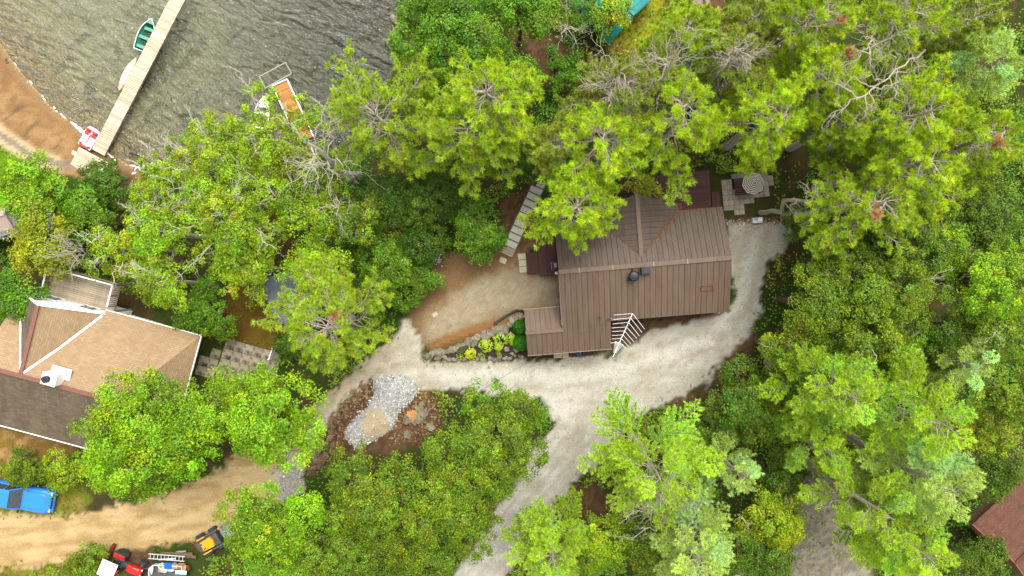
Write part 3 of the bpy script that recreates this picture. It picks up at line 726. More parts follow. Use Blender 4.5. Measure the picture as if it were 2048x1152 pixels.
# cross gable: eaves at x=-5.9 and .6, ridge at gx
gR = lambda x, y: gz_-.86*(x-gx); gL = lambda x, y: gz_+.86*(x-gx)
x0 = -5.88; x1 = 8.15
crf = MB()
crf.beam((x0, 0, CR+.04), (4.6, 0, CR+.04), .3, .06); crf.beam((gx, .1, gz_+.05), (gx, 5.3, gz_+.05), .28, .06)
ro = crf.build('roof', M['red_trim'], cot)
RL = 5.24
vx = lambda y: gx+(gz_-CR+CP*y)/.86        # right valley
vl = lambda y: gx-(gz_-CR+CP*y)/.86
yR = 5.3; ybot = .11
slope_uv(ro, 'roof_slope', [(gx, ybot), (vx(CE), CE), (gx+3.25, CE), (gx+3.25, 5.3), (gx, 5.3)] if vx(CE) < gx+3.25 else [(gx, ybot), (gx+3.25, (3.25*.86+CR-gz_)/CP), (gx+3.25, 5.3), (gx, 5.3)], gR, (0, 1), M['shingle_tan'])
slope_uv(ro, 'roof_slope', [(gx, ybot), (gx, 5.3), (gx-3.3, 5.3), (gx-3.3, (3.3*.86+CR-gz_)/CP)], gL, (0, 1), M['shingle_dark'])
hx = 4.6                                    # end of the ridge, hipped to the right
slope_uv(ro, 'roof_slope', [(gx, .0), (hx, 0), (x1, CE), (.62, CE), (.62, 5.3), (gx+3.25, 5.3), (gx, ybot)] , cN, (1, 0), M['shingle_tan'])
slope_uv(ro, 'roof_slope', [(x0, 0), (gx, 0), (gx, ybot), (gx-3.3, 5.3), (x0, 5.3)], cN, (1, 0), M['shingle_tan'])
slope_uv(ro, 'roof_slope', [(x0, 0), (x0, CW_), (x1, CW_), (hx, 0)], cS, (1, 0), M['shingle_dark'])
hp = lambda x, y: CR-(CR-cN(0, CE))*(x-hx)/(x1-hx)
slope_uv(ro, 'roof_slope', [(hx, 0), (x1, CW_), (x1, CE)], hp, (0, 1), M['shingle_tan'])
fl = MB()
fl.beam((gx+.12, ybot+.12, cN(0, .23)+.05), (gx+1.55, 2.35, cN(0, 2.35)+.06), .16, .03)
fl.beam((gx+1.55, 2.35, cN(0, 2.35)+.06), (gx+3.2, 5.2, cN(0, 5.2)+.06), .16, .03)
fl.beam((gx-.1, ybot+.12, cN(0, .23)+.05), (gx-3.2, 5.15, cN(0, 5.15)+.06), .12, .03)
fl.build('flashing', M['white'], ro)
fa = MB()
eN = cN(0, CE); eS = cS(0, CW_)
fa.beam((.62, CE+.03, eN-.05), (x1, CE+.03, eN-.05), .05, .16); fa.beam((x0, CW_-.03, eS-.05), (x1, CW_-.03, eS-.05), .07, .14)
fa.beam((x1+.02, CW_, eS-.05), (x1+.02, CE, eN-.05), .06, .15)
fa.beam((gx, 5.33, gz_-.03), (gx+3.28, 5.33, gR(gx+3.28, 0)-.03), .06, .2); fa.beam((gx, 5.33, gz_-.03), (gx-3.33, 5.33, gL(gx-3.33, 0)-.03), .06, .2)
fa.build('fascia', M['white'], ro)
cw = MB()
cw.prism([(x0+.3, -4.6), (6.9, -4.6), (6.9, 0), (x0+.3, 0)], -2.5, lambda x, y: min(cS(x, y), hp(x, y))-.12)
cw.prism([(x0+.3, 0), (6.9, 0), (6.9, 4.9), (x0+.3, 4.9)], -3.0, lambda x, y: min(cN(x, y), hp(x, y))-.12)
cw.prism([(gx-3.0, 4.6), (gx, 4.6), (gx, 5.2), (gx-3.0, 5.2)], -3.0, lambda x, y: gL(x, y)-.12)
cw.prism([(gx, 4.6), (gx+3.0, 4.6), (gx+3.0, 5.2), (gx, 5.2)], -3.0, lambda x, y: gR(x, y)-.12)
cw.build('wall', M['wall_white'], cot)
for dx in (-1.5, 1.4): win(cot, (gx+dx, 5.22, 1.6), 1.2, 1.3, (0, 1))
for x in (2.6, 5.2): win(cot, (x, 4.92, 1.6), 1.2, 1.0, (0, 1))
for x in (-3.5, .5, 4.5): win(cot, (x, -4.62, 1.5), 1.2, 1.0, (0, -1))
# white chimney chase with its black cap
x, y = cl(104, 757, 5.9); zc = cN(0, y)
ch = MB(); ch.box((x, y, zc+.25), (1.0, .85, 1.5)); ch.box((x+.12, y+.1, zc-.02), (1.45, 1.3, .1)); ch.box((x, y, zc+1.02), (1.06, .9, .05))
co_ = ch.build('chimney', M['white'], cot)
ch = MB(); ch.lathe([(.24, 1.0), (.24, 1.08), (.17, 1.08), (.17, 1.2), (.26, 1.2), (.26, 1.28), (.2, 1.3)], (x-.1, y, zc+.05), 14); ch.build('chimney_cap', M['black'], co_)
x, y = cl(170, 841, 3.4); ch = MB(); ch.box((x, y, cS(0, y)+.1), (.3, .22, .2)); ch.box((x-.15, y+.05, cS(0, y)+.08), (.2, .12, .14)); ch.build('roof_vent', M['black'], cot)
# its lakeside deck
zD = .9
dA, dB, dC = cl(92, 600, zD), cl(237, 618, zD), cl(97, 537, zD)
lx0, lx1 = cl(100, 575, zD)[0], cl(233, 600, zD)[0]; ly1 = cl(165, 548, zD)[1]
dk_ = plank_deck('deck', 'grey weathered plank deck with white topped railing behind the tan-roofed cottage', 'deck', CO, CA, lx0, lx1, 5.2, ly1, zD, 'x', .165, M['deck_wood'], skirt=2.6)
def railing(org, rz, a, b, z, label, toph=1.0, mt=M['white']):
    t = thing('deck_railing', label, 'railing', org, rz, 'railings of the weathered deck')
    mb = MB(); mb.beam((*a, z+toph), (*b, z+toph), .11, .05); mb.build('top_rail', mt, t)
    mb = MB(); mb.beam((*a, z+.12), (*b, z+.12), .05, .05); mb.build('bottom_rail', M['trim_pale'], t)
    n = int(math.dist(a, b)/.155)
    me = MB(); me.box((0, 0, 0), (.05, .05, toph-.15)); me = me.mesh('baluster', M['trim_pale'])
    for i in range(1, n):
        k = i/n; link('baluster', me, t, (a[0]+(b[0]-a[0])*k, a[1]+(b[1]-a[1])*k, z+.1+(toph-.15)/2))
    mb = MB()
    for q in (a, ((a[0]+b[0])/2, (a[1]+b[1])/2), b): mb.box((*q, z+toph/2-.1), (.1, .1, toph+.2))
    mb.build('post', M['trim_pale'], t)
railing(CO, CA, (lx0+.05, 5.45), (lx0+.05, ly1-.05), zD, 'balustrade along the left side of the weathered deck beside dark bushes')
railing(CO, CA, (lx0+.05, ly1-.05), (lx1-.05, ly1-.05), zD, 'white lakeside balustrade of the weathered deck under thin bare twigs')
railing(CO, CA, (lx1-.05, 5.75), (lx1-.05, ly1-.05), zD, 'short balustrade closing the weathered deck on the side of the birch branches')

# ---- grey-roofed shed, brown cabin corner, teal-roofed boathouse
def hut(name, label, cat, corners, ze, zr, mt, ridge, base=-1.0, wallm=M['wall_brown'], shing=True, trim=None):
    """corners: 4 pixels of the eaves (clockwise in the photograph) ; ridge: 'a' joins mid of sides 0-1 and 2-3"""
    c4 = [P(px, py, ze) for px, py in corners]
    o = sum((c for c in c4), Vector())/4; o.z = gz(o.x, o.y)
    d = (c4[1]-c4[0]) if ridge == 'b' else (c4[3]-c4[0]); rz = math.atan2(d.y, d.x)
    t = thing(name, label, cat, (o.x, o.y, o.z), rz)
    R = Matrix.Rotation(-rz, 3, 'Z'); l4 = [R @ (c-o) for c in c4]
    xs = sorted(v.x for v in l4); ys = sorted(v.y for v in l4)
    a0, a1, b0, b1 = (xs[0]+xs[1])/2, (xs[2]+xs[3])/2, (ys[0]+ys[1])/2, (ys[2]+ys[3])/2; bm_ = (b0+b1)/2
    e, r = ze-o.z, zr-o.z; k = (r-e)/((b1-b0)/2)
    n_ = lambda x, y: r-k*(y-bm_); s_ = lambda x, y: r+k*(y-bm_)
    q = MB(); q.beam((a0, bm_, r+.03), (a1, bm_, r+.03), .24, .05)
    for xx_ in (a0-.03, a1+.03):
        q.beam((xx_, bm_, r-.05), (xx_, b0, e-.05), .05, .16, 1); q.beam((xx_, bm_, r-.05), (xx_, b1, e-.05), .05, .16, 1)
    ro_ = q.build('roof', [mt, trim or mt], t)
    for poly, pl in (([(a0, bm_), (a1, bm_), (a1, b1), (a0, b1)], n_), ([(a0, b0), (a1, b0), (a1, bm_), (a0, bm_)], s_)):
        if shing: slope_uv(ro_, 'roof_slope', poly, pl, (1, 0), mt)
        else: ribbed(ro_, poly, pl, 0, .45, mt)
    wq2 = MB()
    wq2.prism([(a0+.25, b0+.25), (a1-.25, b0+.25), (a1-.25, bm_), (a0+.25, bm_)], base, lambda x, y: s_(x, y)-.12)
    wq2.prism([(a0+.25, bm_), (a1-.25, bm_), (a1-.25, b1-.25), (a0+.25, b1-.25)], base, lambda x, y: n_(x, y)-.12)
    wq2.build('wall', wallm, t)
    win(t, ((a0+a1)/2, b0+.23, (e+base)/2+.6), 1.0, .9, (0, -1)); win(t, (a0+.23, bm_, (e+base)/2+.7), .9, .9, (-1, 0))
    return t
hut('shed', 'small shed with plain grey roof tucked under bright maples beside the olive lawn', 'shed', [(524, 560), (612, 524), (650, 612), (563, 650)], 2.0, 2.7, M['grey_roof'], 'b', shing=True)
hut('cabin', 'reddish brown shingled cabin roof cut off by the lower right edge', 'cabin', [(1944, 1050), (2062, 940), (2190, 1050), (2066, 1172)], 2.6, 4.0, M['shingle_brown'], 'b', trim=M['brick_trim'])
hut('boathouse', 'teal metal roofed building by the lake at the top edge', 'boathouse', [(1122, -4), (1240, -70), (1330, -8), (1205, 78)], 1.2, 2.2, M['teal_roof'], 'a', base=-3, shing=False)
hut('outbuilding', 'pale walled outbuilding barely in view past the yellowing maple on the left edge', 'outbuilding', [(-110, 430), (14, 400), (24, 455), (-96, 490)], 2.0, 2.6, M['trim_pale'], 'b', base=-2, wallm=M['wall_white'])
# ------------------------------------------------------------------ trees
def unit(v): return v/np.maximum(np.linalg.norm(v, axis=-1, keepdims=True), 1e-9)
class Tubes:                                # thin branches, four sided, numpy
    def __init__(s): s.V = []; s.F = []; s.n = 0
    def add(s, pts, r0, r1, sides=4):
        pts = np.asarray(pts, float); n = len(pts)
        if n < 2: return
        d = np.gradient(pts, axis=0); d = unit(d)
        ref = np.array([0, 0, 1.]) if abs(d[0, 2]) < .8 else np.array([1., 0, 0])
        a = unit(np.cross(d, ref)); b = np.cross(d, a)
        r = np.linspace(r0, r1, n)[:, None]
        t = np.arange(sides)*2*np.pi/sides
        ring = pts[:, None, :]+r[:, None, :]*(a[:, None, :]*np.cos(t)[None, :, None]+b[:, None, :]*np.sin(t)[None, :, None])
        s.V.append(ring.reshape(-1, 3)); i = np.arange(n-1)[:, None]*sides; k = np.arange(sides)[None, :]; k2 = (k+1) % sides
        s.F.append((np.stack([i+k, i+k2, i+sides+k2, i+sides+k], -1)).reshape(-1, 4)+s.n); s.n += n*sides
    def build(s, name, mt, parent):
        return link(name, np_mesh(name, np.vstack(s.V), np.vstack(s.F), mt, None, True), parent)
def curve(p, q, sag, rg, n=5, wob=.06):
    p, q = np.asarray(p, float), np.asarray(q, float); t = np.linspace(0, 1, n)[:, None]
    L_ = np.linalg.norm(q-p); w = rg.normal(0, wob*L_, (n, 3))*np.sin(np.pi*t)
    out = p+(q-p)*t+w; out[:, 2] += sag*L_*np.sin(np.pi*t[:, 0]); return out
def leaves(rg, C_, Nrm, L_, W_, colr, tips=False):
    """diamond leaf faces: centres, normals, length, width"""
    n = len(C_); r = rg.normal(size=(n, 3)); a = unit(r-(r*Nrm).sum(1, keepdims=True)*Nrm); b = np.cross(Nrm, a)
    L_ = L_*(.7+.6*rg.random((n, 1))); W_ = W_*(.7+.6*rg.random((n, 1)))
    V = np.stack([C_-a*L_*.42-b*W_*.62, C_-a*L_*.42+b*W_*.62, C_+a*L_*.58], 1).reshape(-1, 3)
    return V, np.arange(3*n).reshape(n, 3), colr
def vary(rg, base, n, hue=.12, val=.22, yel=0.0):
    base = np.asarray(base); c = np.repeat(base[None, :], n, 0)
    v = np.exp(rg.normal(0, val, (n, 1))); c = c*v
    h = rg.normal(0, hue, n); c[:, 0] *= np.exp(h); c[:, 2] *= np.exp(-h*.5)
    if yel: m_ = rg.random(n) < yel; c[m_] = c[m_]*np.array([1.4, 1.12, .9])
    return np.clip(c, .002, .9)
def merge(parts):
    V, F, Cc, o = [], [], [], 0
    for v, f, c in parts: V.append(v); F.append(f+o); Cc.append(c); o += len(v)
    return np.vstack(V), np.vstack(F), np.vstack(Cc)
TRI = [0]
def broadleaf(rg, R, h, base, col_, lobes=9, puff=.5, leaf=.17, dens=1.0, flat=.55, yel=.02, bare=0, lobe_r=.42, bark='bark_brown', open_=0., limbvis=1.0):
    """trunk with limbs out to every lobe; each lobe carries puffs of leaves"""
    tb = Tubes(); zc = h-R*flat*.9
    lob = []
    n1 = max(3, int(lobes*.36))
    for i in range(lobes):
        inner = i < n1
        a = (i*2.399963)+rg.normal(0, .3)
        rr = R*(.30 if inner else .70)*(.75+.4*rg.random())
        lr = R*lobe_r*(.7+.55*rg.random())
        z = zc+R*flat*(.55 if inner else .05)+rg.normal(0, .12)*R
        lob.append((np.array([rr*math.cos(a), rr*math.sin(a), z]), lr))
    lob.append((np.array([0, 0, zc+R*flat*.35]), R*.45))
    fork = np.array([rg.normal(0, .03)*h, rg.normal(0, .03)*h, max(h*.28, zc-R*.9)])
    r0 = .045*R+.05
    tb.add(curve((0, 0, -.4), fork, 0, rg, 5, .02), r0*1.25, r0*.8, 7)
    parts = []
    for c, lr in lob:
        tip = c+np.array([0, 0, -lr*.15])
        pth = curve(fork, tip, .08, rg, 6, .05); tb.add(pth, r0*.6, .025, 5)
        npf = max(4, int(dens*2.6*(lr/puff)**2))
        u = rg.normal(size=(npf, 3)); u[:, 2] = np.abs(u[:, 2])*.9-.28; u = unit(u)
        k = lr*(.72+.33*rg.random((npf, 1)))
        pc = c+u*k*np.array([1, 1, .75])
        keep = rg.random(npf) > open_; pc, u = pc[keep], u[keep]; npf = len(pc)
        for j in rg.choice(npf, min(npf, 6), replace=False) if npf else []:
            tb.add(curve(tip, pc[j]-u[j]*puff*.3, .05, rg, 4, .07), .028, .008, 3)
        if npf == 0: continue
        nl = int(44*(puff/.45)**2*(.17/leaf)**1.4)
        pr = puff*(.65+.7*rg.random((npf, 1, 1)))
        q = rg.normal(size=(npf, nl, 3)); q = unit(q)*(rg.random((npf, nl, 1))**.45)
        pos = pc[:, None, :]+q*pr*np.array([1, 1, .6])
        nr = unit(q*.55+u[:, None, :]*.45+np.array([0, 0, .75])+rg.normal(0, .38, q.shape))
        lsh = np.array([math.exp(rg.normal(0, .09)), 1, 1])*math.exp(rg.normal(0, .13))
        pcol = vary(rg, np.asarray(col_)*lsh, npf, .10, .18, yel)
        cc = np.repeat(pcol[:, None, :], nl, 1).reshape(-1, 3)*np.exp(rg.normal(0, .27, (npf*nl, 1)))
        parts.append(leaves(rg, pos.reshape(-1, 3), nr.reshape(-1, 3), leaf, leaf*.72, np.clip(cc, .002, .9)))
    tb2 = Tubes()
    for i in range(bare):                    # pale leafless branches above the leaves
        c, lr = lob[rg.integers(len(lob))]
        d = unit(c-fork)*np.array([1, 1, .4]); end = c+d*lr*(.9+.8*rg.random())+rg.normal(0, .35, 3)+np.array([0, 0, lr*.85])
        st = fork+(c-fork)*.4+np.array([0, 0, lr*.9])
        pth = curve(st, end, .1, rg, 8, .05); tb2.add(pth, .055, .014, 4)
        for k in range(5):
            b0 = pth[rg.integers(2, 8)]; L2 = (.5+rg.random())*lr*.8
            v = unit(d+rg.normal(0, .7, 3)*np.array([1, 1, .3])); p2 = curve(b0, b0+v*L2, .05, rg, 5, .08); tb2.add(p2, .024, .007, 3)
            for _ in range(2):
                b1 = p2[rg.integers(1, 5)]; v2 = unit(v+rg.normal(0, .8, 3)); tb2.add(curve(b1, b1+v2*L2*.4, 0, rg, 3, .08), .011, .005, 3)
    return tb, merge(parts), (tb2 if bare else None)
def red_pine(rg, R, h, col_, nb=34, tuft=.31, bare_top=0., rust=0., lean=(0, 0), dens=1.0, ndl=70):
    tb = Tubes(); top = np.array([lean[0], lean[1], h]); tr = curve((0, 0, -.4), top, 0, rg, 9, .01); tb.add(tr, .2+.012*h, .05, 7)
    tips = []; tdir = []
    asy, a0 = .12+.22*rg.random(), rg.random()*6.28; low = .44+.14*rg.random()
    for i in range(nb):
        f = (i+.5)/nb; zf = low+(1-low)*f**.9                 # height fraction
        o = np.array([np.interp(zf*h, tr[:, 2], tr[:, k]) for k in range(3)])
        L_ = R*(1.06-.78*f**1.5)*(.75+.4*rg.random()); a = i*2.399963+rg.normal(0, .45); L_ *= 1+asy*math.cos(a-a0)
        rise = (.05+.35*f)*L_
        end = o+np.array([math.cos(a)*L_, math.sin(a)*L_, rise])
        pth = curve(o, end, -.05, rg, 7, .035); tb.add(pth, .065-.02*f, .018, 3)
        bare = rg.random() < bare_top and f > .35
        ns = int(10*dens*(.5+L_/R))
        for k in range(ns):
            t = .34+.66*(k+rg.random())/ns; b0 = np.array([np.interp(t, np.linspace(0, 1, 7), pth[:, c]) for c in range(3)])
            sgn = 1 if k % 2 else -1; a2 = a+sgn*(.45+.5*rg.random()); l2 = L_*(.30-.12*t)*(.7+.7*rg.random())+.12
            e2 = b0+np.array([math.cos(a2)*l2, math.sin(a2)*l2, l2*(.25+.3*rg.random())])
            tb.add(curve(b0, e2, -.05, rg, 3, .06), .022, .010, 3)
            if not bare:
                tips.append(e2); tdir.append(unit(e2-b0+np.array([0, 0, l2*.5])))
                if l2 > .75: tips.append(b0+(e2-b0)*.55+rg.normal(0, .08, 3)); tdir.append(unit(e2-b0+np.array([0, 0, l2*.9])))
        if not bare: tips.append(end); tdir.append(unit(end-o+np.array([0, 0, L_*.5])))
        for k in range(4):                               # dead grey twigs near the stem
            t = .15+.4*rg.random(); b0 = o+(end-o)*t; a2 = a+rg.normal(0, .8); l2 = .3+.5*rg.random()
            tb.add(curve(b0, b0+np.array([math.cos(a2)*l2, math.sin(a2)*l2, rg.normal(0, .15)]), 0, rg, 3, .1), .016, .007, 3)
    tips = np.array(tips); tdir = np.array(tdir); T = len(tips)
    sz = tuft*(.75+.5*rg.random((T, 1)))
    # needles: thin blades radiating through a hemisphere round each shoot
    dv = unit(rg.normal(size=(T, ndl, 3))+tdir[:, None, :]*.55+np.array([0, 0, .35]))
    base = tips[:, None, :]-tdir[:, None, :]*(rg.random((T, ndl, 1))*.22); ln = sz[:, None, :]*(.75+.4*rg.random((T, ndl, 1)))
    side = unit(np.cross(dv, rg.normal(size=(T, ndl, 3))))*.026
    V = np.stack([base-side, base+side, base+dv*ln], 2).reshape(-1, 3)
    F = np.arange(len(V)).reshape(-1, 3)
    pc = vary(rg, col_, T, .07, .15)
    if rust:
        ctr = tips[np.argmax(tips[:, 2]+rg.normal(0, .8, T))]
        m_ = np.linalg.norm(tips-ctr, axis=1) < rust; pc[m_] = np.array(A(196, 156, 104))*1.3*np.exp(rg.normal(0, .15, (m_.sum(), 1)))
    cc = np.repeat(pc[:, None, :], ndl, 1).reshape(-1, 3)*np.exp(rg.normal(0, .13, (T*ndl, 1)))
    return tb, (V, F, np.clip(cc, .002, .9)), None
def white_pine(rg, R, h, col_, nb=34, dens=1.1, pale=.25):
    tb = Tubes(); tr = curve((0, 0, -.4), (rg.normal(0, .3), rg.normal(0, .3), h), 0, rg, 9, .008); tb.add(tr, .2+.012*h, .04, 7)
    B, D, T = [], [], []
    for i in range(nb):
        f = (i+.5)/nb; zf = .42+.56*f; o = np.array([np.interp(zf*h, tr[:, 2], tr[:, k]) for k in range(3)])
        L_ = R*(1.1-.75*f**1.3)*(.65+.5*rg.random()); a = i*2.399963+rg.normal(0, .3)
        end = o+np.array([math.cos(a)*L_, math.sin(a)*L_, L_*(.12+.35*f)])
        pth = curve(o, end, .07, rg, 8, .03); tb.add(pth, .045-.015*f, .012, 3)
        ns = int(15*dens*(.4+L_/R)); shade = rg.normal(0, .12); hue = rg.random()
        for k in range(ns):
            t = .28+.72*(k+.5)/ns; b0 = np.array([np.interp(t, np.linspace(0, 1, 8), pth[:, c]) for c in range(3)])
            sgn = 1 if k % 2 else -1; a2 = a+sgn*(.55+.35*rg.random()); l2 = L_*(.42*(1.08-t))*(.8+.5*rg.random())+.22
            e2 = b0+np.array([math.cos(a2)*l2, math.sin(a2)*l2, l2*(.15+.15*rg.random())])
            tb.add(np.array([b0, e2]), .012, .006, 3)
            m_ = max(3, int(l2/.12))
            for q in range(m_):
                u = (q+1)/m_; B.append(b0+(e2-b0)*u+rg.normal(0, .035, 3)); D.append(unit(e2-b0)); T.append((shade, hue))
    B, D, T = np.array(B), np.array(D), np.array(T); n = len(B); nd = 16
    dv = unit(D[:, None, :]*.75+rg.normal(0, .62, (n, nd, 3))+np.array([0, 0, .38])); ln = .22*(.7+.5*rg.random((n, nd, 1)))
    base = np.repeat(B[:, None, :], nd, 1); side = unit(np.cross(dv, rg.normal(size=dv.shape)))*.032
    V = np.stack([base-side, base+side, base+dv*ln], 2).reshape(-1, 3)
    c = np.asarray(col_)[None, :]*np.exp(T[:, :1]+rg.normal(0, .1, (n, 1))); c = np.where(T[:, 1:] < pale, c*np.array([.95, 1.08, 1.8]), c)
    cc = np.repeat(c[:, None, :], nd, 1).reshape(-1, 3)*np.exp(rg.normal(0, .12, (n*nd, 1)))
    return tb, (V, np.arange(len(V)).reshape(-1, 3), np.clip(cc, .002, .9)), None
def bare_tree(rg, base, top, nb=12, spread=2.2, r0=.16):
    """leaning leafless trunk with forked pale branches (world offset coordinates)"""
    tb = Tubes(); tr = curve(base, top, .02, rg, 9, .02); tb.add(tr, r0, r0*.45, 6); ax_ = unit(np.asarray(top)-np.asarray(base))
    for i in range(nb):
        t = .45+.55*(i+.5)/nb; b0 = np.array([np.interp(t, np.linspace(0, 1, 9), tr[:, c]) for c in range(3)])
        v = unit(ax_*.75+rg.normal(0, .62, 3)*np.array([1, 1, .35])); L_ = spread*(.6+.7*rg.random())
        p = curve(b0, b0+v*L_, .06, rg, 8, .05); tb.add(p, .05, .014, 4)
        for k in range(6):
            b1 = p[rg.integers(2, 8)]; v2 = unit(v*.8+rg.normal(0, .65, 3)*np.array([1, 1, .4])); l2 = L_*(.25+.35*rg.random()); p2 = curve(b1, b1+v2*l2, .04, rg, 5, .07); tb.add(p2, .02, .007, 3)
            for _ in range(3):
                b2 = p2[rg.integers(1, 5)]; v3 = unit(v2+rg.normal(0, .7, 3)); tb.add(curve(b2, b2+v3*l2*.4, 0, rg, 3, .08), .009, .004, 3)
    return tb
COL = dict(maple=(122,172,28), maple_y=(140,174,32), maple_d=(92,144,28), lime=(142,190,30), oak=(104,140,30), oak_d=(86,122,28), ash=(132,174,34), ash_y=(134,172,34),
           bush=(92,138,28), bush_d=(76,114,26), pine=(166,192,52), pine_o=(154,170,66), pine_b=(176,204,46), wp=(172,204,56), wp_p=(182,208,100), yell=(140,164,40))
SHAPE = {'maple': dict(puff=.62, leaf=.145, lobes=12, flat=.66, lobe_r=.38, dens=1.0), 'oak': dict(puff=.44, leaf=.125, lobes=11, flat=.66, lobe_r=.36, open_=.14, dens=1.15),
         'ash': dict(puff=.44, leaf=.135, lobes=11, flat=.5, lobe_r=.36, open_=.22, bark='bark_pale', dens=1.0), 'bush': dict(puff=.40, leaf=.125, lobes=9, flat=.8, lobe_r=.46, dens=1.15)}
GRP = {'pine': 'red pines round the houses', 'wpine': 'feathery white pines', 'maple': 'broad leaved trees', 'oak': 'small leaved trees', 'ash': 'birches and ashes on the lake bank', 'bush': 'rounded bushes'}
CAT = {'pine': 'pine tree', 'wpine': 'pine tree', 'maple': 'tree', 'oak': 'tree', 'ash': 'tree', 'bush': 'bush'}
NAM = {'pine': 'pine_tree', 'wpine': 'white_pine_tree', 'maple': 'maple_tree', 'oak': 'leafy_tree', 'ash': 'birch_tree', 'bush': 'bush'}
KF = 1.42                                   # leaf colour: a crown shades itself, its leaves are paler than it looks
def fo_(k): return k not in ('pine', 'wpine')
def tree(kind, px, py, rpx, h, c, label, seed=None, **kw):
    p = G(px, py, h*.82); b0 = surf(p.x, p.y)
    R = (1.1 if kind == 'pine' else 1.16 if kind == 'wpine' else 1.0)*rpx*(CAM_H-b0-h*.8)/FPX
    rg = np.random.default_rng(seed if seed is not None else int(px*7+py*13))
    base = np.array(A(*COL[c]))*KF
    base = base*np.array([.92, .8, .33]) if fo_(kind) else base
    t = thing(NAM[kind], label, CAT[kind], (p.x, p.y, b0), 0, GRP[kind])
    if kind == 'pine': kw.setdefault('lean', tuple(rg.normal(0, .55, 2))); tb, cr, ex = red_pine(rg, R, h, base, **kw); bk, fm_ = 'bark_grey', 'needle'
    elif kind == 'wpine': tb, cr, ex = white_pine(rg, R, h, base, **kw); bk, fm_ = 'bark_grey', 'needle'
    else:
        o = dict(SHAPE[kind]); o.update(kw); bk = o.get('bark', 'bark_brown'); tb, cr, ex = broadleaf(rg, R, h, None, base, **o); fm_ = 'leaf'
    tb.build('trunk', M[bk], t)
    link('crown', np_mesh('crown', *cr[:2], M[fm_], cr[2]), t); TRI[0] += (cr[1].shape[1]-2)*len(cr[1])
    if ex: ex.build('bare_branches', M['bark_pale'], t)['kind'] = 'stuff'
    return t
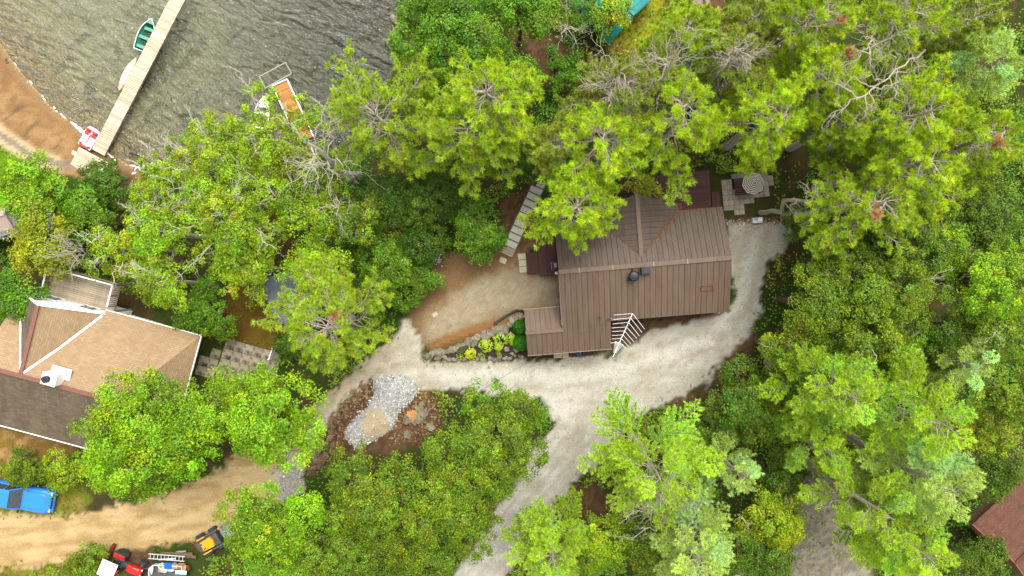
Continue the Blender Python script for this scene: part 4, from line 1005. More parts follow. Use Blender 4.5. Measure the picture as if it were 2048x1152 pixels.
# kind, crown centre and radius in the photograph, height in metres, colour, label
TREES = [
('pine',765,265,112,14,'pine','broad red pine overhanging the water edge right of the orange dock',dict()),
('pine',1005,175,102,14,'pine_b','yellow-green red pine overlapping the deep green maple by the lake',dict()),
('pine',940,300,88,13,'pine','red pine between the two lakeside pines above the round bush',dict()),
('pine',1142,400,84,13,'pine_b','red pine spreading over the left end of the brown metal roof',dict()),
('pine',1212,285,96,14,'pine_b','red pine growing behind the roof peak of the cross gable',dict()),
('pine',1240,165,84,13,'pine_o','sparse olive red pine full of bare grey branches near the teal roof',dict(bare_top=.5)),
('pine',1374,245,98,14,'pine_b','red pine reaching over the dark lakeside deck with grey whorled twigs',dict()),
('pine',1455,130,72,13,'pine_o','thin topped red pine with a bare grey leader among fuller pines',dict(bare_top=.45)),
('pine',1365,62,74,13,'pine','dense red pine beside the yellow-green lawn at the top',dict()),
('pine',1562,232,86,14,'pine_b','bright red pine directly above the striped umbrella',dict()),
('pine',1600,32,82,14,'pine','red pine with a rusty orange top touching the upper edge',dict(rust=.45)),
('pine',1650,130,74,14,'pine_b','red pine with a rusty orange needle patch at its tip',dict(rust=.55)),
('pine',1780,45,92,14,'pine','red pine behind the long leafless leaning branch near the top',dict(bare_top=.2)),
('pine',1895,45,80,13,'pine_o','dull olive red pine next to the pale white pine at the top',dict()),
('pine',1830,235,102,14,'pine_b','thick golden green red pine left of the pale white pine',dict()),
('pine',1790,335,104,14,'pine_b','largest golden red pine covering the slope right of the patio',dict()),
('pine',1972,290,86,13,'pine','red pine with one brown dead bough close to the right edge',dict(rust=.5)),
('pine',1698,412,94,13,'pine','red pine with rusty centre leaning over the end of the gravel drive',dict(rust=.55,lean=(1.2,.1))),
('pine',1500,60,62,12,'pine_o','small olive red pine squeezed between two taller pines at the top',dict()),
('pine',650,655,104,13,'pine','lone red pine with rusty heart between the grey shed and the sandy drive',dict(rust=.45,bare_top=.12)),
('pine',1120,290,62,11,'pine_o','shaded olive red pine in the gap above the stone stairs',dict()),
('pine',1700,245,70,12,'pine','red pine below the leafless leaning branch',dict()),
('wpine',1965,130,88,13,'wp_p','pale feathery white pine in the top right corner',dict()),
('wpine',1312,935,124,14,'wp','bright feathery white pine beside the fork of the gravel drive',dict()),
('wpine',1668,775,96,14,'wp','lime white pine with long pointed fronds right of the dark thicket',dict()),
('wpine',1850,830,112,15,'wp','tall pale tipped white pine in the lower right woods',dict()),
('wpine',1880,965,104,15,'wp_p','silvery white pine standing beside the brown cabin roof',dict()),
('wpine',1745,1010,92,14,'wp','thin white pine over the grey dirt lane',dict(nb=18)),
('wpine',1395,1085,92,12,'wp_p','washed out white pine with a leafless fork at the bottom edge',dict(dens=.8)),
('wpine',1455,935,58,10,'wp_p','small grey-green pine with a leafless fork in reddish soil',dict(nb=16,dens=.8)),
('wpine',1835,1090,96,14,'wp','white pine at the bottom edge in front of the cabin',dict()),
('wpine',1640,900,62,11,'wp','half-grown white pine at the top of the dirt lane',dict(nb=20)),
('wpine',1935,725,62,10,'wp_p','small pale pine with bare grey limbs in the right hand woods',dict(nb=18,dens=.8)),
('wpine',1120,1110,78,11,'wp','young white pine covering the red soil bank at the bottom',dict()),
('maple',268,880,140,10,'maple','great round bright maple hiding the corner of the tan-roofed cottage',dict(lobes=22,yel=.05,lobe_r=.30)),
('maple',425,825,84,9,'maple','maple filling the gap between the worn patio and the great round maple',dict(lobes=14)),
('maple',545,835,100,10,'maple','yellow tipped maple on the bend of the sandy track',dict(lobes=14,yel=.08)),
('maple',915,85,146,12,'maple_d','large deep green maple leaning over the lake',dict(lobes=22,lobe_r=.30)),
('maple',62,385,76,8,'maple','bushy maple above the beach lawn on the left edge',dict()),
('maple',88,482,74,8,'yell','yellowing maple by the pale outbuilding on the left',dict(yel=.03,leaf=.15)),
('maple',165,440,66,7,'maple_d','dark maple between the yellowing maple and the stone wall',dict()),
('maple',30,600,64,6,'maple_d','dark leafy maple beside the left gable of the tan cottage',dict()),
('maple',638,545,66,8,'lime','bright lime maple over the grey shed roof',dict(yel=.04)),
('maple',520,795,48,7,'lime','lime green young maple below the worn tile patio',dict()),
('maple',1040,20,60,9,'maple_d','dark maple touching the teal-roofed boathouse',dict()),
('ash',546,286,108,12,'ash','birch with pale limbs reaching over the small white boat',dict(bare=5)),
('ash',430,330,92,11,'ash_y','yellowish birch overhanging the shallows near the stone bank',dict(bare=6,open_=.3)),
('ash',330,370,58,9,'ash','thin birch with bare tips beside the dark shoreline boulders',dict(bare=3,open_=.4)),
('ash',320,465,92,10,'ash','birch with crooked white limbs above the grey weathered deck',dict(bare=7)),
('ash',470,450,104,11,'ash','broad birch crossed by long pale limbs in the middle of the bank',dict(bare=8)),
('ash',240,500,62,9,'ash_y','airy birch whose twigs hang over the weathered plank deck',dict(bare=6,open_=.35)),
('ash',335,572,60,9,'ash','sparse birch dropping sprigs on the tan cottage roof',dict(bare=4,open_=.55)),
('ash',600,420,88,10,'ash','birch at the foot of the big leaning grey trunk',dict(bare=3)),
('ash',690,450,70,9,'oak','green birch with one long white stem above the yard bushes',dict(bare=4,open_=.2)),
('ash',500,540,70,8,'ash','low birch shading the corner of the grey shed',dict(bare=1)),
('bush',400,632,62,5,'bush','large round dark green bush at the right end of the tan roof',dict(lobes=14,puff=.34,lobe_r=.34)),
('bush',955,468,56,4.5,'bush','clipped looking round green bush left of the stone stairs',dict(lobes=14,puff=.32,lobe_r=.34)),
('bush',770,540,82,5,'bush','wide green bush at the edge of the brown dirt yard',dict(lobes=12)),
('bush',840,480,58,4,'bush_d','low dark bush behind the white flowers',dict()),
('bush',845,560,40,3,'bush','small bush fringing the dirt yard below the white flowers',dict()),
('bush',200,378,54,5,'bush_d','compact dark bush at the landward end of the long dock',dict(lobes=12)),
('bush',715,620,52,4,'oak_d','shadowed bush behind the lone red pine',dict()),
('bush',850,400,70,6,'bush_d','dark understory bush between two lakeside pines',dict()),
('bush',760,420,62,6,'bush_d','dark understory bush below the broad lakeside pine',dict()),
('bush',1060,330,56,5,'bush_d','dark understory bush uphill of the stone stairs',dict()),
('bush',40,946,46,2.0,'oak','low yellowish bush behind the blue pickup bed',dict(leaf=.12,puff=.3,yel=.06)),
('bush',118,948,40,1.8,'ash_y','low bush touching the bonnet of the blue pickup',dict(leaf=.12,puff=.3)),
('bush',160,1142,46,2.2,'oak','leafy bush beside the white tractor canopy at the bottom',dict(yel=.08)),
('bush',575,690,30,2.2,'bush_d','flowering dark bush against the white board by the worn patio',dict()),
('bush',1600,445,36,2.0,'oak_d','low bush under the patio pine trunk',dict()),
('oak',740,1000,112,10,'oak','wide small leaved tree below the gravel heap',dict(lobes=18,lobe_r=.30)),
('oak',985,890,132,11,'oak','open small leaved tree between the two gravel drives',dict(lobes=18,lobe_r=.30,open_=.22)),
('oak',900,1010,104,10,'oak','dense small leaved tree on the left side of the lower drive',dict(lobes=14)),
('oak',545,1075,118,10,'maple','bright small leaved tree partly covering the parked machines',dict(lobes=16,lobe_r=.32)),
('oak',700,1110,96,9,'oak','small leaved tree at the bottom edge left of centre',dict()),
('oak',860,1120,80,8,'oak','thin small leaved tree at the bottom beside the lower drive',dict(open_=.3)),
('oak',1475,815,88,8,'oak_d','dark glossy tree right of the red soil at the drive bend',dict(lobes=14)),
('oak',1645,612,92,10,'oak','wide green tree facing the right end of the brown roof',dict(lobes=16,lobe_r=.32)),
('oak',1750,610,112,11,'oak','yellow tipped tree with forked grey limbs right of the drive',dict(lobes=16,yel=.07,bare=3)),
('oak',1690,520,72,9,'oak_d','dark tree in the hollow below the golden red pines',dict()),
('oak',1582,705,70,9,'oak','small leaved tree with one bare limb near the upper lime pine',dict(bare=2)),
('oak',1820,500,84,10,'oak_d','dark green tree between the golden pines and the right woods',dict()),
('oak',1965,560,104,11,'maple','golden green tree crown on the right edge',dict(lobes=14,yel=.06)),
('oak',1960,440,80,10,'oak_d','deep green tree under the brown dead pine bough',dict()),
('oak',1985,660,76,9,'oak','green tree with grey limbs below the golden crown',dict(bare=3)),
('oak',2010,790,70,9,'oak','green tree at the right edge above the yellow sapling',dict()),
('oak',1970,865,50,7,'yell','bright yellow sapling in front of the right woods',dict(yel=.08)),
('oak',1995,945,62,7,'oak_d','dark tree leaning on the brown cabin roof edge',dict()),
('oak',1545,1035,66,7,'maple_y','yellow-green shrub beside the grey dirt lane',dict(yel=.12,bare=2)),
('oak',1520,1120,76,7,'oak_d','dark scrub tree at the bottom edge left of the lane',dict(bare=3)),
('oak',1290,1090,84,7,'oak','green tree below the bright feathery white pine',dict()),
('oak',1195,1070,60,6,'ash_y','yellowish scrub at the lower edge of the red soil bank',dict()),
('oak',1560,960,52,6,'oak_d','low scrub tree in the reddish hollow',dict()),
('oak',1380,930,56,6,'oak','scrub tree under the right side of the feathery white pine',dict()),
('oak',1870,680,66,8,'oak_d','dark tree behind the small pale pine',dict()),
('oak',1780,720,66,8,'oak','tree filling the gap between two white pines',dict(bare=2)),
('oak',1960,1130,60,5,'oak_d','dark bush at the lower corner of the cabin',dict()),
('oak',1740,490,60,8,'oak_d','dark sapling under the rim of the largest golden pine',dict()),
('oak',1290,380,30,3,'pine_o','scrubby sapling growing through the rail of the lakeside deck',dict()),
('oak',1225,20,40,5,'ash_y','yellowish sapling against the right side of the teal roof',dict(open_=.2)),
('oak',1120,130,46,4,'maple_d','low green sapling on the brown soil by the boathouse',dict()),
('oak',1170,35,56,5,'bush','green sapling overlapping the teal roof',dict(open_=.3)),
]
for k_, a_, b_, r_, h_, c_, l_, kw_ in TREES: tree(k_, a_, b_, r_, h_, c_, l_, **kw_)
# dead and leaning trunks
def dead(px0, py0, up0, px1, py1, up1, label, nb=12, spread=2.2, r0=.16, seed=1, mt='bark_grey', name='dead_tree'):
    b0 = Gs(px0, py0, up0); t1 = G(px1, py1, up1); ground_ = surf(b0.x, b0.y)
    t = thing(name, label, 'dead tree', (b0.x, b0.y, ground_), 0, 'leafless grey trunks')
    rg = np.random.default_rng(seed)
    bt = bare_tree(rg, (0, 0, b0.z-ground_), np.array(t1)-np.array((b0.x, b0.y, ground_)), nb, spread, r0)
    bt.build('trunk', M[mt], t)
dead(735, 380, 0, 612, 285, 15.5, 'big pale leaning trunk with bare forked limbs pointing at the white boat', 16, 2.8, .26, 3, 'bark_pale')
dead(1300, 222, 6, 1345, 120, 14.5, 'bare forked tree rising between the pines above the roof peak', 13, 2.4, .14, 5)
dead(1850, 100, 11, 1712, 200, 14.6, 'long leafless bough leaning down to the left between golden pines', 12, 2.0, .075, 8, 'bark_grey')
dead(1438, 175, 6, 1468, 92, 14.6, 'slim bare leader with short side twigs among the top pines', 12, 1.2, .09, 9)
dead(1222, 205, 5, 1240, 140, 13.4, 'twisted bare branches in the sparse olive pine', 14, 2.0, .1, 12)
dead(1740, 40, 9, 1738, 110, 14.8, 'small claw of bare grey twigs near the top edge', 9, 1.4, .08, 14)
dead(1520, 425, .5, 1640, 395, 10, 'leaning grey pine trunk beside the patio pavers', 8, 1.5, .2, 17, 'bark_grey')
dead(1345, 1060, 2, 1322, 985, 13, 'forked pale stem in the middle of the feathery white pine', 14, 2.4, .17, 21)
dead(190, 520, 5, 150, 495, 9.6, 'fan of thin dead twigs over the weathered deck rail', 12, 1.8, .06, 25)
dead(1615, 965, 0, 1668, 1000, 9, 'fallen looking grey stem across the dirt lane', 8, 1.6, .12, 28)
dead(1700, 1110, 2, 1735, 1080, 8, 'curved bare stick at the bottom of the dirt lane', 5, 1.4, .06, 31)
dead(1135, 35, 3, 1130, 60, 6, 'drooping bare shoots hanging beside the teal roof', 7, 1.6, .05, 33)
# low plants that nobody could count
rg = np.random.default_rng(77)
n = 620000
ux, uy = rg.uniform(-48, 43, n), rg.uniform(-27, 29, n)
dshore = shore_d(ux, uy)
uz = ground_z(ux, uy); upx, upy = proj(ux, uy, uz)
clear = np.zeros(n)
for s_ in [YARD, MAIN, TRACK, BEACH, LAWN1, LAWN2, DRY, BERM]: clear = np.maximum(clear, sstep(-14, 2, poly_sd(upx, upy, s_)))
for s_ in SOIL+[LANE]: clear = np.maximum(clear, .93*sstep(-6, 8, poly_sd(upx, upy, s_)))
clear = np.maximum(clear, .8*sstep(-6, 8, poly_sd(upx, upy, LAWN3))); clear = np.maximum(clear, .7*sstep(-6, 8, poly_sd(upx, upy, LAWN4))); clear = np.maximum(clear, .6*sstep(-6, 8, poly_sd(upx, upy, LAWN5)))
for fp in [[(1030, 500), (1115, 400), (1240, 345), (1440, 350), (1545, 350), (1545, 445), (1460, 450), (1465, 630), (1225, 715), (1040, 720)],
           [(-200, 560), (80, 520), (245, 585), (410, 660), (395, 760), (160, 890), (-200, 880)], [(510, 555), (620, 515), (655, 620), (560, 655)], [(395, 670), (560, 690), (540, 765), (395, 760)],
           [(-150, 955), (115, 975), (115, 1045), (-150, 1040)], [(215, 1085), (400, 1085), (400, 1170), (215, 1170)], [(395, 1035), (470, 1035), (465, 1105), (395, 1105)],
           [(140, 925), (330, 960), (480, 870), (620, 850), (600, 900), (480, 985), (330, 1035), (150, 1040)],
           [(1930, 1050), (2060, 930), (2200, 1050), (2060, 1180)], [(1110, -10), (1240, -80), (1340, -10), (1205, 80)], [(1000, 520), (1060, 360), (1100, 370), (1025, 530)], [(840, 640), (1060, 610), (1060, 725), (840, 725)], [(690, 750), (840, 750), (840, 900), (690, 900)]]:
    clear = np.maximum(clear, sstep(-8, 0, poly_sd(upx, upy, fp)))
dens = sstep(.38, .52, fbm(ux*.45, uy*.45, 113))*.97+.03
cov = np.zeros(n)                           # what tall crowns hide anyway is planted thinly
for t_ in TREES: cov = np.maximum(cov, sstep(t_[3]*.95, t_[3]*.6, np.hypot(upx-t_[1]-(t_[1]-1024)*-.12, upy-t_[2]-(t_[2]-530)*-.12)) if t_[0] not in ('wpine',) else 0)
keep = (rg.random(n) < dens*(1-clear)*(1-.88*cov)) & (dshore > 1.0)
ux, uy, uz = ux[keep], uy[keep], uz[keep]; n = len(ux)
hgt_ = (.15+1.5*sstep(.42, .72, fbm(ux*.5, uy*.5, 113)))*rg.random(n)**.5*(.5+fbm(ux*1.8, uy*1.8, 117))
pos = np.stack([ux, uy, uz+hgt_], 1)
nr = unit(rg.normal(0, .5, (n, 3))+np.array([0, 0, 1.]))
hue = fbm(ux*.3, uy*.3, 119)[:, None]
cb = (np.array(A(96, 140, 28))*(1-sstep(.35, .65, hue))+np.array(A(132, 152, 42))*sstep(.35, .65, hue))*KF
cc = np.clip(cb*np.exp(rg.normal(0, .25, (n, 1))), .002, .9)
V, F, cc = leaves(rg, pos, nr, .17, .12, cc)
o = link('undergrowth', np_mesh('undergrowth', V, F, M['leaf'], cc)); tag(o, 'mixed green ferns and saplings covering the forest floor between the trees', 'undergrowth', kind='stuff'); TRI[0] += 2*n
print('foliage triangles', TRI[0], 'undergrowth', n)
# ------------------------------------------------------------------ the long dock
def seg_dock(name, label, a, b, wd, top, bw, mt, joints, bottom, cat='dock', side=None):
    a, b = Vector(a), Vector(b); d = b-a; L_ = d.length; rz = math.atan2(d.y, d.x)
    t = thing(name, label, cat, (a.x, a.y, LAKE_Z), rz); tz = top-LAKE_Z
    n = round(L_/bw); st = L_/n; mb = MB(); mb.box((0, 0, 0), (wd, st-.03, .045)); me = mb.mesh('plank', mt); rr = random.Random(3)
    for i in range(n): link('plank', me, t, ((i+.5)*st, rr.uniform(-.012, .012), tz-.022+rr.uniform(-.004, .004)), (0, 0, math.pi/2+rr.uniform(-.006, .006)))
    mb = MB()
    for s in (-1, 1): mb.beam((0, s*(wd/2-.06), tz-.14), (L_, s*(wd/2-.06), tz-.14), .06, .18)
    mb.build('beam', side or mt, t)
    for j in joints:
        for s in (-1, 1):
            mb = MB(); mb.tube([(j, s*(wd/2-.16), tz-.05), (j, s*(wd/2-.16), bottom-LAKE_Z)], .055, 8); mb.build('post', M['old_wood'], t)
        mb = MB(); mb.beam((j, -wd/2+.02, tz-.2), (j, wd/2-.02, tz-.2), .08, .14); mb.build('crossbeam', M['old_wood'], t)
    return t
DZ = LAKE_Z+.62
a = P(196, 305, DZ); b = P(372, -35, DZ)
seg_dock('dock', 'long pale plank dock running out from the sandy beach into the lake', a, b, 1.22, DZ, .2, M['dock_wood'], [1.2+i*3.1 for i in range(6)], LAKE_Z-2.6)
# landing at its shore end
p0 = P(183, 326, DZ+.05)
lp = thing('dock_landing', 'square pale plank landing at the shore end of the long dock', 'landing', (p0.x, p0.y, DZ-.4), math.atan2((b-a).y, (b-a).x)-math.pi/2)
mb = MB(); mb.box((0, 0, 0), (2.9, .15, .045)); me = mb.mesh('plank', M['dock_wood'])
for i in range(11): link('plank', me, lp, (-.15, -1.05+i*.17, .42))
mb = MB()
for x in (-1.45, 0, 1.2): mb.beam((x, -1.1, .3), (x, .75, .3), .06, .18)
mb.build('beam', M['old_wood'], lp)
for x in (-1.4, 1.2):
    for y in (-1, .7): mb = MB(); mb.box((x, y, -.1), (.1, .1, .7)); mb.build('post', M['old_wood'], lp)
mb = MB(); mb.box((-1.85, -.15, .2), (.5, .7, .06)); mb.box((-1.85, -.15, 0), (.4, .55, .4)); mb.build('step', M['dock_wood'], lp)
# orange dock section with the pipe frame beyond it
a = P(560, 166, DZ-.1); b = P(597, 246, DZ-.1); d = (b-a).normalized()
a2, b2 = a, b+d*1.6
od = seg_dock('orange_dock', 'short dock of orange stained boards with white edge beside the small white boat', a2, b2, 1.35, DZ-.1, .155, M['orange_wood'], [.4, 2.6, 4.6], LAKE_Z-2.6, side=M['white'])
mb = MB(); L_ = (b2-a2).length
for s in (-1, 1): mb.beam((-.05, s*.71, .5), (L_, s*.71, .5), .09, .14)
mb.beam((-.05, -.75, .5), (-.05, .75, .5), .09, .14); mb.build('edge_trim', M['white'], od)
fr_ = thing('boat_slip', 'empty rectangular pipe frame standing in the water off the orange dock', 'frame', (*P(552, 150, LAKE_Z)[:2], LAKE_Z), 0)
fp = [P(px, py, DZ-.1)-Vector(fr_.location) for px, py in ((519, 153), (571, 125), (583, 147), (531, 176))]
mb = MB()
for i in range(4): mb.beam(fp[i], fp[(i+1) % 4], .065, .07)
mb.build('rail', M['pale_slab'], fr_)
for q in fp: mb = MB(); mb.tube([q, (q.x, q.y, -2.4)], .04, 8); mb.build('leg', M['grey_metal'], fr_)

# ------------------------------------------------------------------ boats
def hull(L_, B, D, mt_out, mt_in, parent, transom=True, flare=.75, closed=False, n=15, rim=.05, rim_mt=None):
    """open boat lofted along x, bow at +x"""
    out = MB(); secs = []
    for i in range(n):
        u = i/(n-1); x = -L_/2+L_*u
        if transom: w_ = B/2*(.78+.22*math.sin(min(1, u/.45)*math.pi/2)) if u < .45 else B/2*max(.0, 1-((u-.45)/.55)**2.1)
        else: w_ = B/2*max(0, 1-abs(2*u-1)**2.3)
        w_ = max(w_, .012); sh = D*(1+.18*(2*u-1)**2)
        kl = 0+.35*D*max(0, (u-.8)/.2)**2+(0 if transom else .35*D*max(0, (.2-u)/.2)**2)
        secs.append((x, w_, sh, kl))
    def shell(off, flip):
        vs = []
        for x, w_, sh, kl in secs:
            w2 = max(.006, w_-off)
            for yy_, zz_ in ((-w2, sh), (-w2*.95, sh*.6+kl*.4), (-w2*flare, kl+.12*D+off), (0, kl+off), (w2*flare, kl+.12*D+off), (w2*.95, sh*.6+kl*.4), (w2, sh)): vs.append((x, yy_, zz_))
        fs = []
        for i in range(n-1):
            for k in range(6):
                q = (i*7+k, i*7+k+1, (i+1)*7+k+1, (i+1)*7+k); fs.append(q[::-1] if flip else q)
        e0 = tuple(range(7)); e1 = tuple((n-1)*7+k for k in range(7)); fs.append(e0[::-1] if not flip else e0); fs.append(e1 if not flip else e1[::-1])
        return vs, fs
    v, f = shell(0, True); out.add(v, f, 0); v, f = shell(.03, False); out.add(v, f, 1)
    h = out.build('hull', [mt_out, mt_in], parent)
    g = MB()
    for s in (-1, 1):
        for i in range(n-1):
            a_, b_ = secs[i], secs[i+1]; g.beam((a_[0], s*a_[1], a_[2]), (b_[0], s*b_[1], b_[2]), rim, rim*.8)
    g.beam((secs[0][0], -secs[0][1], secs[0][2]), (secs[0][0], secs[0][1], secs[0][2]), rim, rim*.8)
    g.build('gunwale', rim_mt or mt_out, parent)
    return secs
def px_dir(p, q, z): d = P(*q, z)-P(*p, z); return math.atan2(d.y, d.x), d.length
# green rowing boat
z = LAKE_Z-.12; rz, L_ = px_dir((282, 101), (306, 38), z+.4)
c = P(293.5, 70, z+.4)
rb = thing('rowing_boat', 'sea green rowing boat with three seats moored along the long dock', 'boat', (c.x, c.y, z), rz)
sec = hull(L_, 1.42, .52, M['green_boat'], M['green_boat2'], rb, True, rim=.055, rim_mt=M['white_metal'])
for u in (.12, .40, .68): 
    x = -L_/2+L_*u; w_ = min(s[1] for s in sec if abs(s[0]-x) < .35); mb = MB(); mb.box((x, 0, .36), (.27, 2*w_-.06, .04)); mb.box((x-.1, 0, .2), (.03, 2*w_*.8, .3)); mb.build('seat', M['green_boat'], rb)
mb = MB(); mb.prism([(L_*.34, -.34), (L_*.485, -.03), (L_*.485, .03), (L_*.34, .34)], .5, .55); mb.build('bow_deck', M['green_boat'], rb)
# cream canoe upside down on the dock edge, yellow kayak under it
z = LAKE_Z-.05; rz, L_ = px_dir((238, 184), (273, 116), z+.4); c = P(253, 148, z+.4)
cn = thing('canoe', 'cream upturned canoe with dark bands lying against the long dock', 'canoe', (c.x, c.y, z), rz)
mb = MB(); n = 17; vs = []
for i in range(n):
    u = i/(n-1); x = -L_/2+L_*u; w_ = .43*max(.03, 1-abs(2*u-1)**2.4); h = .42*(1-.55*abs(2*u-1)**3)
    for k in range(9): t_ = math.pi*k/8; vs.append((x, -w_*math.cos(t_), .1+h*math.sin(t_)**.75))
fs = [(i*9+k, i*9+k+1, (i+1)*9+k+1, (i+1)*9+k) for i in range(n-1) for k in range(8)]
fs += [tuple(range(8, -1, -1)), tuple((n-1)*9+k for k in range(9))]+[tuple([i*9, (i+1)*9, (i+1)*9+8, i*9+8]) for i in range(n-1)]
mb.add(vs, fs); mb.build('hull', M['cream_boat'], cn, smooth=True)
for u in (-.3, 0, .12, -.33, .3):
    x = u*L_; w_ = .43*(1-abs(2*u)**2.4)+.01; h = .42*(1-.55*abs(2*u)**3)+.012; mb = MB()
    mb.tube([(x, -w_*math.cos(math.pi*k/10), .1+h*math.sin(math.pi*k/10)**.75) for k in range(11)], .014, 5); mb.build('band', M['old_wood'], cn)
z = LAKE_Z-.02; rz, L_ = px_dir((235, 188), (278, 112), z+.2); c = P(257.5, 150.5, z+.2)
nv2 = Vector((math.sin(rz), -math.cos(rz), 0)); c = c+nv2*.33
ky = thing('kayak', 'yellow kayak mostly hidden between the cream canoe and the dock', 'kayak', (c.x, c.y, z), rz)
sc_ = hull(L_, .5, .26, M['yellow_boat'], M['yellow_boat'], ky, False, rim=.03)
mb = MB(); mb.prism([(s[0], -s[1]+.02) for s in sc_]+[(s[0], s[1]-.02) for s in sc_[::-1]], .2, .25); mb.build('deck', M['yellow_boat'], ky)
# paddle boat on the beach
z = -5.75; c = P(178, 276, z+.4); rz = math.radians(58)
pb = thing('pedal_boat', 'white and pink pedal boat with two red seats beached beside the dock', 'pedal boat', (c.x, c.y, z), rz)
mb = MB(); o8 = [(-.95, -.62), (.7, -.66), (.95, -.45), (1.0, 0), (.95, .45), (.7, .66), (-.95, .62)]
mb.prism([(x*.92, y*.92) for x, y in o8], 0, .3); mb.prism(o8, .3, .4); mb.build('hull', M['pink_boat'], pb, bevel=.03)
for s in (-1, 1):
    mb = MB(); mb.prism([(.15, s*.33-.22), (.62, s*.33-.22), (.62, s*.33+.22), (.15, s*.33+.22)], .405, .47); mb.prism([(.58, s*.33-.22), (.72, s*.33-.22), (.72, s*.33+.22), (.58, s*.33+.22)], .405, .72); mb.build('seat', M['red_seat'], pb, bevel=.03)
    mb = MB(); mb.box((-.3, s*.33, .46), (.5, .3, .12)); mb.build('footwell_cover', M['white'], pb, bevel=.02)
    mb = MB(); mb.tube([(-.72, s*.42-.12, .45), (-.72, s*.42+.12, .45)], .05, 8); mb.build('pedal', M['rubber'], pb)
mb = MB(); mb.box((-.05, 0, .5), (.9, .1, .18)); mb.tube([(-.2, 0, .55), (-.2, 0, .72)], .02, 6); mb.build('console', M['pink_boat'], pb)
mb = MB(); mb.box((-.85, 0, .44), (.16, .9, .08)); mb.build('rear_deck', M['red_seat'], pb)
# small white boat
z = LAKE_Z-.1; c = P(526, 226, z+.3); rz, L_ = px_dir((524, 252), (531, 203), z+.4)
wb = thing('motor_boat', 'small white boat half hidden by birch leaves beside the orange dock', 'boat', (c.x, c.y, z), rz)
sec = hull(L_*1.25, 1.3, .5, M['white'], M['white_metal'], wb, True, rim=.07, rim_mt=M['white'])
L2 = L_*1.25
mb = MB(); mb.prism([(L2*.16, -.56), (L2*.3, -.45), (L2*.48, -.04), (L2*.48, .04), (L2*.3, .45), (L2*.16, .56)], .48, .55); mb.build('bow_deck', M['white'], wb)
for u in (-.3, -.02): mb = MB(); mb.box((u*L2, 0, .34), (.3, 1.05, .05)); mb.box((u*L2, 0, .18), (.2, .9, .3)); mb.build('seat', M['white'], wb)
mb = MB(); p_ = Vector((L2*.5, 0, .5)); q_ = (Matrix.Rotation(-rz, 3, 'Z') @ (P(547, 172, DZ-.1)-Vector((c.x, c.y, z)))); mb.tube([p_, (p_+q_)/2+Vector((0, 0, -.12)), q_], .016, 5); mb.build('mooring_line', M['trim_pale'], wb)

# ------------------------------------------------------------------ blue pickup
c = P(103, 1006, .8); rz = math.radians(-11); d = Vector((math.cos(rz), math.sin(rz), 0)); c0 = c-d*2.95; c0.z = surf(c0.x, c0.y)
tk = thing('pickup_truck', 'bright blue pickup truck with nose to the right on the dry grass', 'pickup truck', c0, rz)
def loft(secs, mt, name, parent, bev=.03, mats=None):
    """secs: (x, half width, z0, z1, inset of the top)"""
    mb = MB(); vs = []
    for x, w_, z0, z1, ins in secs: vs += [(x, -w_, z0), (x, w_, z0), (x, w_, z0+(z1-z0)*.72), (x, w_-ins, z1), (x, -w_+ins, z1), (x, -w_, z0+(z1-z0)*.72)]
    fs = [(i*6+k, i*6+(k+1) % 6, (i+1)*6+(k+1) % 6, (i+1)*6+k) for i in range(len(secs)-1) for k in range(6)]
    fs = [f[::-1] for f in fs]+[tuple(range(6)), tuple((len(secs)-1)*6+k for k in range(5, -1, -1))]
    mb.add(vs, fs); return mb.build(name, mt, parent, bevel=bev)
tk.scale = (1.07, 1.07, 1.0)
bd = loft([(.5, .88, .42, .98, .06), (1.0, .93, .42, 1.0, .07), (2.0, .93, .42, 1.03, .12), (2.35, .90, .45, .99, .16), (2.6, .80, .48, .9, .2), (2.72, .66, .5, .78, .2)], M['blue_car'], 'body', tk, .05)
loft([(-1.3, .91, .42, .98, .05), (.55, .91, .42, .98, .05)], M['blue_car'], 'cab_base', tk, .04)
loft([(.75, .60, 1.03, 1.075, .05), (1.5, .62, 1.03, 1.10, .07), (2.1, .60, 1.0, 1.075, .1), (2.4, .52, .93, .99, .1)], M['blue_car'], 'bonnet', tk, .03)
for s in (-1, 1):
    mb = MB(); mb.beam((.8, s*.63, 1.045), (2.35, s*.56, .985), .03, .02); mb.build('bonnet_seam', M['dark_grey'], tk)
mb = MB(); vs = []
for x, w_, z_ in ((.62, .80, .98), (-.02, .68, 1.62), (-1.02, .68, 1.64), (-1.25, .80, .98)): vs += [(x, -w_, z_), (x, w_, z_)]
mb.add(vs, [(2, 4, 5, 3), (0, 2, 3, 1), (4, 6, 7, 5), (0, 6, 4, 2), (1, 3, 5, 7), (0, 1, 7, 6)])
cb = mb.build('cab_glass', M['glass'], tk)
loft([(-1.12, .66, 1.6, 1.68, .06), (-.6, .69, 1.62, 1.71, .08), (.02, .68, 1.59, 1.67, .08)], M['blue_car'], 'cab_roof', tk, .03)
for s in (-1, 1):
    for p_, q_, w_, h_ in (((.64, s*.81, .98), (-.02, s*.69, 1.63), .07, .06), ((-1.27, s*.81, .98), (-1.04, s*.69, 1.63), .1, .08), ((-.45, s*.83, .98), (-.42, s*.7, 1.62), .06, .06)):
        mb = MB(); mb.beam(p_, q_, w_, h_); mb.build('pillar', M['blue_car'], tk)
mb = MB(); mb.beam((.66, -.8, .985), (.66, .8, .985), .06, .04); mb.build('cowl', M['blue_car'], tk)
mb = MB(); mb.prism([(.1, -.3), (.52, -.6), (.52, .3), (.1, .35)], 1.0, 1.02); mb.build('dashboard', M['dark_grey'], tk)
mb = MB()
for s in (-1, 1): mb.box((-2.4, s*.87, .78), (2.25, .09, .5))
